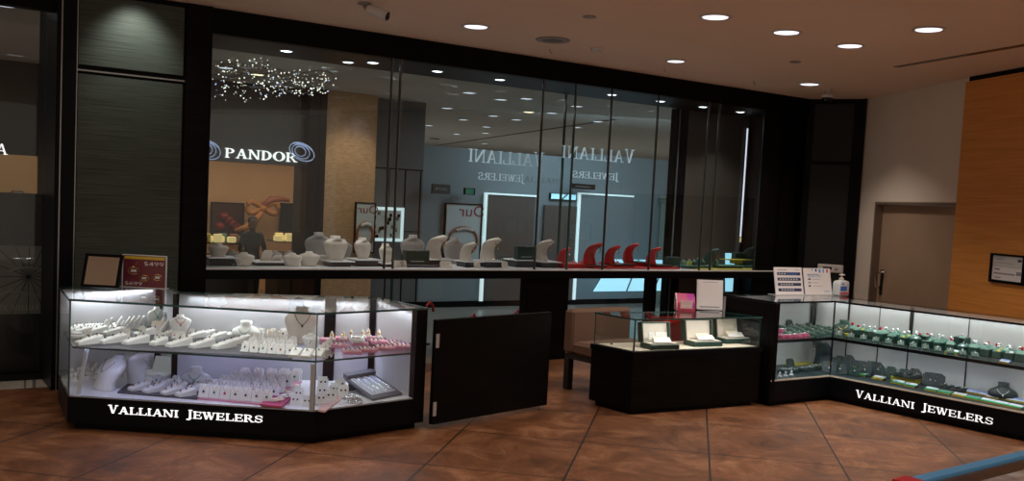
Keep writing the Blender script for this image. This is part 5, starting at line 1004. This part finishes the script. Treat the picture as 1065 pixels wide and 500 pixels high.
for i, (x, y) in enumerate([(335, 412), (336, 403), (344, 417), (349, 410), (354, 405), (357, 412), (334, 420)]): put('ear' if i != 3 else 'earg', b_earcard('white_leather', 'gem_green'), x, y, z + (.0126 if 330 < x < 352 and y > 409 else .0126), 'white earring block right of the steel corner post, ' + ORD[i], 'card', .3, 1.35)
t = thing('bracelet_pile', 'tangled pile of silver bracelets at front right of lower deck', 'bracelet', (0, 0, 0)); P = at(366, 419, z); t.location = (P.x, P.y, z + .0006)
for k in range(6): a = k * 1.1; MB().tube([(.03 * math.cos(a) + .045 * math.cos(b), .02 * math.sin(a) + .03 * math.sin(b), .012 + .008 * k + .012 * math.sin(b + k)) for b in [2 * PI * j / 14 for j in range(14)]], .0065, 'silver' if k % 3 else 'plastic_white', 5, True).build('bracelet', t)
A_, B_, C_, D_ = at(388, 417, z), at(418, 411, z), at(392, 387.5, z + .10), at(357, 391, z + .10); C_.z = D_.z = z; c_ = (A_ + B_ + C_ + D_) / 4
t = thing('necklace_tray', 'grey slanted tray of silver chains on the lower deck', 'tray', (c_.x, c_.y, z + .0006)); ux = (B_ - A_); uy = (D_ - A_); o_ = A_ - c_; lift = Vector((0, 0, .075))
MB().obox(o_, ux, uy + lift, (0, 0, .02), 'grey_tray').build('tray', t); MB().obox(o_ + (uy + lift) * .86 + Vector((0, 0, .02)), ux, (uy + lift) * .14, (0, 0, .03), 'grey_tray').build('flap', t)
MB().obox(o_ + ux * .08 + (uy + lift) * .12 + Vector((0, 0, .02)), ux * .84, (uy + lift) * .72, (0, 0, .004), 'tag_white').build('liner', t)
for k in range(8): MB().tube([o_ + ux * (.14 + .10 * k + .02 * math.sin(j)) + (uy + lift) * (.15 + .68 * j / 8) + Vector((0, 0, .028)) for j in range(9)], .0045, 'silver' if k % 2 else 'steel', 5).build('chain', t)
mb = MB(); mb.obox(o_ + uy * .80, ux * .6, uy * .02, lift * .84, 'grey_tray'); mb.build('rear_support', t)
# ---------------- shop window ledge
z = LZ
def pw(key, b, px, py, d, lab, cat, rot=0, sc=1.0, dz=0):      # on the ledge at distance d behind the inner glass
    s, _ = wp(px, py, d); return inst(key, b, lab, cat, W(s, d, z + .0006 + dz), rot, None, sc)
def riser(px, wpx, d, hz, m, lab, col2=None):
    s, _ = wp(px, 275, d); k = scale_at(W(s, d, z)); w = wpx * k * 1.12; t = thing('display_riser', lab, 'riser', W(s, d, z + .0006), AW); MB().box(-w * .40, w * .40, -.10, .10, 0, hz - .012, m).build('block', t); MB().bbox(-w / 2, w / 2, -.15, .15, hz - .012, hz, col2 or 'white_shelf', .003).build('top_panel', t); return hz
SR = AW - .1
PB = b_bust(.21, .135, .0, 'cream_leather', 'gold', pend=True, base=.34, curve=.42)
h_ = riser(229, 30, .35, .085, 'black_satin', 'dark riser with white top at far left of the window ledge'); pw('pot', PB, 227, 262, .35, 'rounded cream bust on the far left window riser', 'necklace bust', PI + SR, .95, h_)
pw('pot', None, 253.5, 276, .25, 'rounded cream bust on window ledge, second from left', 'necklace bust', PI + SR, 1.0)
h_ = riser(279, 34, .4, .045, 'black_satin', 'low dark riser with white cards on the window ledge'); put_i = 0
for i, px in enumerate((276, 287)): pw('wcardL', b_card('cream_leather', 'silver', .12, .11), px, 270, .38, 'cream card on the low dark window riser, ' + ('left' if i == 0 else 'right'), 'card', PI + SR + .4, (1, 1, 1.0 - .45 * i), h_)
pw('pot', None, 303.5, 276, .25, 'rounded cream bust on window ledge, third from left', 'necklace bust', PI + SR, 1.0); pw('pot', None, 321, 276, .3, 'rounded cream bust on window ledge, fourth from left', 'necklace bust', PI + SR, 1.1); pw('wcardL', None, 333, 275, .45, 'cream card between the rounded bust and tall bust', 'card', PI + SR, 1.0)
PG = b_bust(.17, .14, .0, 'plastic_grey', 'silver', pend=False, base=.34, curve=.42)
for i, px in enumerate((241, 286, 301)): pw('potg', PG, px, 272, .72, 'small dim grey bust at back of the window ledge, ' + ORD[i], 'necklace bust', SR, .9)
for i, (px, k) in enumerate(((330, 1.0), (428, 1.0), (471, .95), (355, .8))): pw('bustg', b_bust(.30, .33, .05, 'plastic_grey', 'silver', pend=False), px, 270, .75, 'large dim grey bust at back of the window ledge, ' + ORD[i], 'necklace bust', SR, k)
TB = b_bust(.34, .255, .10, 'cream_leather', 'joint_dark', base=.27, curve=.30)
h_ = riser(350, 26, .35, .06, 'grey_mat', 'grey riser under the leftmost tall cream bust'); pw('tbust', TB, 350, 262, .35, 'tall cream bust on grey window riser, leftmost of two', 'necklace bust', PI + SR + .5, 1.0, h_)
h_ = riser(378, 27, .40, .075, 'grey_mat', 'grey riser under the second tall cream bust'); pw('tbust', None, 378, 262, .40, 'tall cream bust on grey window riser, second of two', 'necklace bust', PI + SR + .7, .88, h_)
h_ = riser(403, 22, .35, .04, 'grey_mat', 'low grey riser behind the left glass joints'); pw('tbust', None, 402, 268, .35, 'smaller cream bust behind the left glass joints', 'necklace bust', PI + SR + .8, .80, h_)
for i, (px, w_, d, hz) in enumerate(((454, 24, .35, .09), (487, 20, .35, .07), (509, 22, .35, .075), (542, 26, .4, .09), (567, 22, .35, .075))): riser(px, w_, d, hz, 'grey_mat', 'grey display riser with white top in middle of window, ' + ORD[i])
CB = b_cobra(.25, .255, 'cream_leather', 'gold', .95)
FR_ = math.radians(58)      # stands lean towards screen right
for i, (px, py, sc_, hz) in enumerate(((452, 262, 1.0, .09), (485, 265, .80, .07), (508, 262, 1.02, .075), (563, 262, 1.0, .075))): pw('cobra', CB, px, py, .35, 'curved cream necklace stand leaning right in the window, ' + ORD[i], 'necklace stand', FR_, sc_, hz)
SB = b_ringbox('green_box', 'green_box')
def case_box(px, w_, hpx, d, dz, lab):
    s, _ = wp(px, 270, d); k = scale_at(W(s, d, z)); w = w_ * k * 1.12; h = hpx * k; t = thing('jewel_case', lab, 'box', W(s, d, z + .0006 + dz), AW); MB().bbox(-w / 2, w / 2, -.03, .05, 0, h, 'green_box', .006).build('body', t); MB().box(-w * .28, w * .28, -.032, -.03, h * .18, h * .24, 'paper_grey').build('lettering_strip', t); MB().box(-.012, .012, -.034, -.03, h * .92, h * .97, 'gold').build('clasp', t); return t
case_box(433, 25, 14.5, .28, .03, 'dark green case standing between the white busts'); case_box(546, 21, 14, .30, .0915, 'dark green case behind the middle glass joint'); case_box(700, 15, 12, .28, 0, 'dark green case right of the last red stand'); case_box(769, 15, 9, .5, .085, 'dark green case at the right end of window ledge')
o = MB().bbox(-.3, .3, -.12, .12, 0, .029, 'grey_mat', .003).build('display_riser', loc=W(wp(433, 276, .3)[0], .3, z + .0006), rotz=AW); tag(o, 'flat grey riser under the left dark green case', 'riser')
for i, px in enumerate((412, 417, 420, 462, 467, 497, 526)): pw('earw', b_earcard('cream_leather', 'silver'), px, 276, .14, 'tiny cream earring block at front of the window ledge, ' + ORD[i], 'card', AW, 1.2)
# red group
o = MB().bbox(-.72, .72, -.16, .16, 0, .02, 'red_leather', .004).build('red_mat', loc=W(wp(655, 276, .3)[0], .30, z + .0006), rotz=AW); tag(o, 'long red mat on the right half of window ledge', 'mat')
for i, (px, w_, d, m_, hz) in enumerate(((592, 26, .3, 'red_leather', .055), (618, 20, .25, 'kiosk_black', .045), (644, 26, .3, 'kiosk_black', .055), (662, 20, .45, 'kiosk_black', .075), (686, 20, .28, 'kiosk_black', .050))):
    s, _ = wp(px, 275, d); k = scale_at(W(s, d, z)); w = w_ * k * 1.1; dz = .0205 if i else 0; t = thing('display_riser', 'flat riser under the red stands, ' + ORD[i], 'riser', W(s, d, z + .0006 + dz), AW); MB().bbox(-w / 2, w / 2, -.10, .10, 0, hz - .012 - dz, 'red_leather', .003).build('block', t); MB().bbox(-w / 2, w / 2, -.12, .12, hz - .012 - dz, hz - dz, m_, .003).build('top_panel', t)
RB_ = b_cobra(.22, .26, 'red_leather', 'silver', .95)
for i, (px, sc_, d, hz) in enumerate(((585, .72, .3, .055), (614, 1.02, .25, .045), (635, .88, .3, .055), (654, .90, .45, .075), (678, .86, .28, .05))): pw('cobraR', RB_, px, 262, d, 'curved red necklace stand leaning right in the window, ' + ORD[i], 'necklace stand', FR_, sc_, hz)
for i, px in enumerate((597, 604, 626, 642)): pw('redpad', b_ringbox('red_leather', 'red_leather', 'silver'), px, 274, .48, 'small red ring box behind the red stands, ' + ORD[i], 'ring box', AW, 1.0)
# green and yellow group
o = MB().bbox(-.55, .55, -.14, .10, 0, .012, 'yellow', .003).build('yellow_mat', loc=W(wp(752, 277, .2)[0], .2, z + .0006), rotz=AW); tag(o, 'thin yellow mat under the green displays on window ledge', 'mat')
for i, (px, w_, d, hz) in enumerate(((722, 34, .3, .045), (755, 34, .3, .05), (783, 26, .35, .04))):
    s, _ = wp(px, 275, d); k = scale_at(W(s, d, z)); w = w_ * k * 1.05; t = thing('display_riser', 'dark green flat riser on the yellow mat, ' + ORD[i], 'riser', W(s, d, z + .0130), AW); MB().bbox(-w / 2, w / 2, -.09, .09, 0, hz - .025, 'green_suede', .003).build('block', t); MB().bbox(-w / 2, w / 2, -.12, .12, hz - .025, hz - .013, 'green_pad', .003).build('top_panel', t)
GB = b_cobra(.22, .22, 'green_suede', 'gold', 1.05)
pw('cobraG', GB, 738, 262, .3, 'curved green necklace stand behind the right glass joints', 'necklace stand', FR_, 1.0, .05); pw('cobraG', None, 777, 262, .6, 'curved green necklace stand at the right end of window', 'necklace stand', FR_, 1.15, .05)
s, _ = wp(766, 268, .38); t = thing('yellow_stand', 'yellow T-shaped display stand among the green displays', 'stand', W(s, .38, z + .0645), AW); MB().bbox(-.08, .08, -.05, .05, 0, .05, 'yellow', .004).build('foot', t); MB().bbox(-.24, .24, -.09, .09, .05, .062, 'yellow', .003).build('top_panel', t)
for i, (px, m_) in enumerate(((711, 'green_pad'), (717, 'yellow'), (722, 'green_suede'), (727, 'green_suede'), (731, 'green_suede'), (745, 'green_pad'))): pw('gb' + m_, b_ringbox(m_, 'green_pad', 'gold'), px, 272, .26, 'small green ring box on the window riser, ' + ORD[i], 'ring box', AW, (.9, .9, 1 if i != 3 else 1.6), .0455 if px < 740 else .051)
# ---------------- right case, upper shelf: green ring boxes
z = ZS3
GBX = [('gb0', b_ringbox('green_box', 'green_pad')), ('gb1', b_ringbox('green_box', 'mint')), ('gb2', b_ringbox('green_box', 'green_pad', 'diamond', 'tag_white')), ('gb3', b_ringbox('green_box', 'green_pad', 'diamond', 'yellow')), ('gb4', b_ringbox('green_box', 'mint', 'gem_red'))]
yf = lambda x: 352.5 + (x - 880) * .151
for nm, x0, x1, dy, n in (('back', 886, 1062, -9.5, 16), ('middle', 892, 1060, -7.0, 15), ('front', 915, 1062, -4.3, 13)):
    for i in range(n):
        x = x0 + (x1 - x0) * i / (n - 1); k = GBX[(i * 3 + len(nm)) % 4 if i % 6 else 4]; put(k[0], k[1], x, yf(x) + dy, z, 'green ring box in the %s row of right case shelf, %s' % (nm, ORD[i]), 'ring box', RZ3 + random.uniform(-.2, .2), random.uniform(1.2, 1.45))
for i, (x, y, m_) in enumerate(((962, 363, 'green_box'), (1000, 368.5, 'green_box'))):
    t = put('tall' + str(i), b_flat(.12, .10, .10 + .03 * i, m_, 'tall_riser', 'riser'), x, y - 9, z, 'tall dark green box raised above ring boxes, ' + ('left' if i == 0 else 'right'), 'riser', RZ3); put('gb1', None, x, y - 9, z + .1006 + .03 * i, 'green ring box on top of the tall green riser, ' + ('left' if i == 0 else 'right'), 'ring box', RZ3, .8)
GR = b_ramp('green_suede', 3, .16, .06, ('diamond', 'silver', 'diamond'))
for i, (x, y) in enumerate(lin(872, 349.5, 1014, 371.5, 12)): put('gramp', GR, x, y, z, 'flat green ring cushion in front row of right shelf, ' + ORD[i], 'ring display', RZ3 + .5, (1, .8, .7))
put('tagG', b_strip('tag_green', 'tag_white'), 991, 367.5, z, 'green and white price tag tray on the right upper shelf', 'tray', RZ3, 1.0)
put('tagB', b_strip('tag_white', 'tag_blue'), 1045, 379, z, 'white price tag tray between ring boxes near right edge', 'tray', RZ3, (.7, .7, 1))
put('gpad', b_flat(.22, .16, .012, 'yellow', 'yellow_pad', 'pad'), 877, 338.5, z, 'yellow pad under the wide green bust', 'pad', RZ3)
put('gbust', b_bust(.25, .125, .05, 'green_suede', 'gold', low=True), 878, 337, z + .0125, 'wide low green bust on the yellow pad', 'necklace bust', RZ3 + .3, 1.0)
for r_, (x0, y0, x1, y1, n) in enumerate(((822, 350, 870, 347, 6), (818, 344, 868, 343, 6), (815, 339, 855, 338.5, 5))):
    for i, (x, y) in enumerate(lin(x0, y0, x1, y1, n)): put('gramp', GR, x, y, z, 'green ring cushion in short leg of right case, %s row, %s' % (('front', 'middle', 'back')[r_], ORD[i]), 'ring display', RZA + .7, (1.1, .9, .9))
put('gcard', b_card('green_box', 'silver', .08, .10), 823, 341, z, 'dark green card stand at the left end of short leg', 'card', RZA, 1.0)
for i, (x, y) in enumerate([(813, 352), (820, 353), (829, 352.5), (837, 350.5), (813, 346)]): put('rtray', b_tray('hot_pink', 'hot_pink', 3, .11, .08, ('silver', 'diamond')), x, y, z, 'crimson ring tray at the left front of short leg, ' + ORD[i], 'tray', RZA + .3, (.9, .8, 1))
# ---------------- right case, lower deck
z = ZB3
for i, (x, y, m_) in enumerate(((826, 381, 'yellow'), (841, 378, 'yellow'))): put('ypad' + str(i), b_flat(.22, .10, .014, m_, 'yellow_pad', 'pad'), x, y - 2, z, 'yellow pad at back of the short leg deck, ' + ('left' if i == 0 else 'right'), 'pad', RZA)
put('cobraD', b_cobra(.28, .30, 'navy_card', 'silver', .7), 855, 381, z, 'tall dark curved necklace stand in the corner of right case', 'necklace stand', -1.4, 1.0)
put('ncardA', b_card('navy_card', 'silver', .10, .09), 823, 382, z, 'dark card stand with blue sparkle before the yellow pads', 'card', .5, 1.0)
TRD = b_tray('navy_card', 'green_box', 5, .22, .10, ('silver', 'diamond'))
for i, (x, y) in enumerate(((820, 387.5), (838, 385.5), (851, 383.5))): put('trd', TRD, x, y, z, 'dark ring tray with silver rings on short leg deck, ' + ORD[i], 'tray', RZA, 1.0)
for i, (x, y) in enumerate(((811, 391.5), (817, 391), (823, 390))): put('fingd', b_finger('tag_white', 'silver'), x, y, z, 'pale ring cone at the front left corner of right case, ' + ORD[i], 'ring display', 0, .9)
NC = [('nc0', b_card('navy_card', 'silver', .085, .095)), ('nc1', b_card('navy_card', 'diamond', .10, .085)), ('nc2', b_card('green_box', 'silver', .07, .08))]
for i, (x, y) in enumerate(((858, 383), (866, 384), (873, 383), (884, 385), (894, 386), (905, 389), (913, 391), (862, 388), (926, 390), (899, 391), (873, 389), (888, 391), (951, 398), (967, 397), (939, 396))):
    k = NC[i % 3]; put(k[0], k[1], x, y, z, 'dark slanted card stand on deck of long leg, ' + ORD[i], 'card', RZ3 + .35, 1.45 if i not in (2, 3, 5) else 1.7)
put('yp2', b_flat(.26, .16, .05, 'yellow', 'yellow_pad', 'pad'), 944, 392, z, 'raised yellow pad with dark tray on long leg deck', 'pad', RZ3); put('ncbig', b_tray('navy_card', 'navy_card', 3, .24, .16, ('silver', 'diamond')), 944, 392, z + .051, 'dark tray resting on the raised yellow pad', 'tray', RZ3)
put('ncw', b_card('navy_card', 'diamond', .17, .13), 972, 401, z, 'large dark card stand with white stone on long leg deck', 'card', RZ3 + .2, 1.0)
put('nflat', b_tray('navy_card', 'navy_card', 4, .26, .14, ('silver',)), 992, 402, z, 'flat dark tray right of the large dark card', 'tray', RZ3)
put('ypad3', b_flat(.28, .12, .012, 'yellow', 'yellow_pad', 'pad'), 1045, 410, z, 'yellow pad under the dark low bust', 'pad', RZ3); put('nbust', b_bust(.25, .14, .03, 'navy_card', 'diamond', low=True), 1043, 409, z + .0125, 'dark low necklace bust near the right edge', 'necklace bust', RZ3 + .4, 1.0)
for i, (x, y) in enumerate(((1006, 408), (1020, 410), (1033, 414), (1052, 417), (1063, 419))): put('tagW', b_strip('tag_white', 'tag_blue'), x, y, z, 'white and blue tag tray in back row of long leg, ' + ORD[i], 'tray', RZ3, (1, .8, 1))
TG = [('tagG', None), ('tagY', b_strip('yellow', 'tag_white')), ('tagGw', b_strip('tag_green', 'mint'))]
for i, (x, y, k) in enumerate(((896, 392, 0), (914, 396, 1), (934, 400.5, 0), (947, 403.5, 0), (969, 408, 0), (983, 411, 2), (998, 414, 1), (1012, 417, 2), (1027, 420, 0), (1041, 423, 0), (1056, 426, 0))): put(TG[k][0], TG[k][1], x, y - 1.5, z, ('yellow' if k == 1 else 'green') + ' price tag tray along front edge of long leg, ' + ORD[i], 'tray', RZ3, 1.0)
# drop template leftovers' empty labels
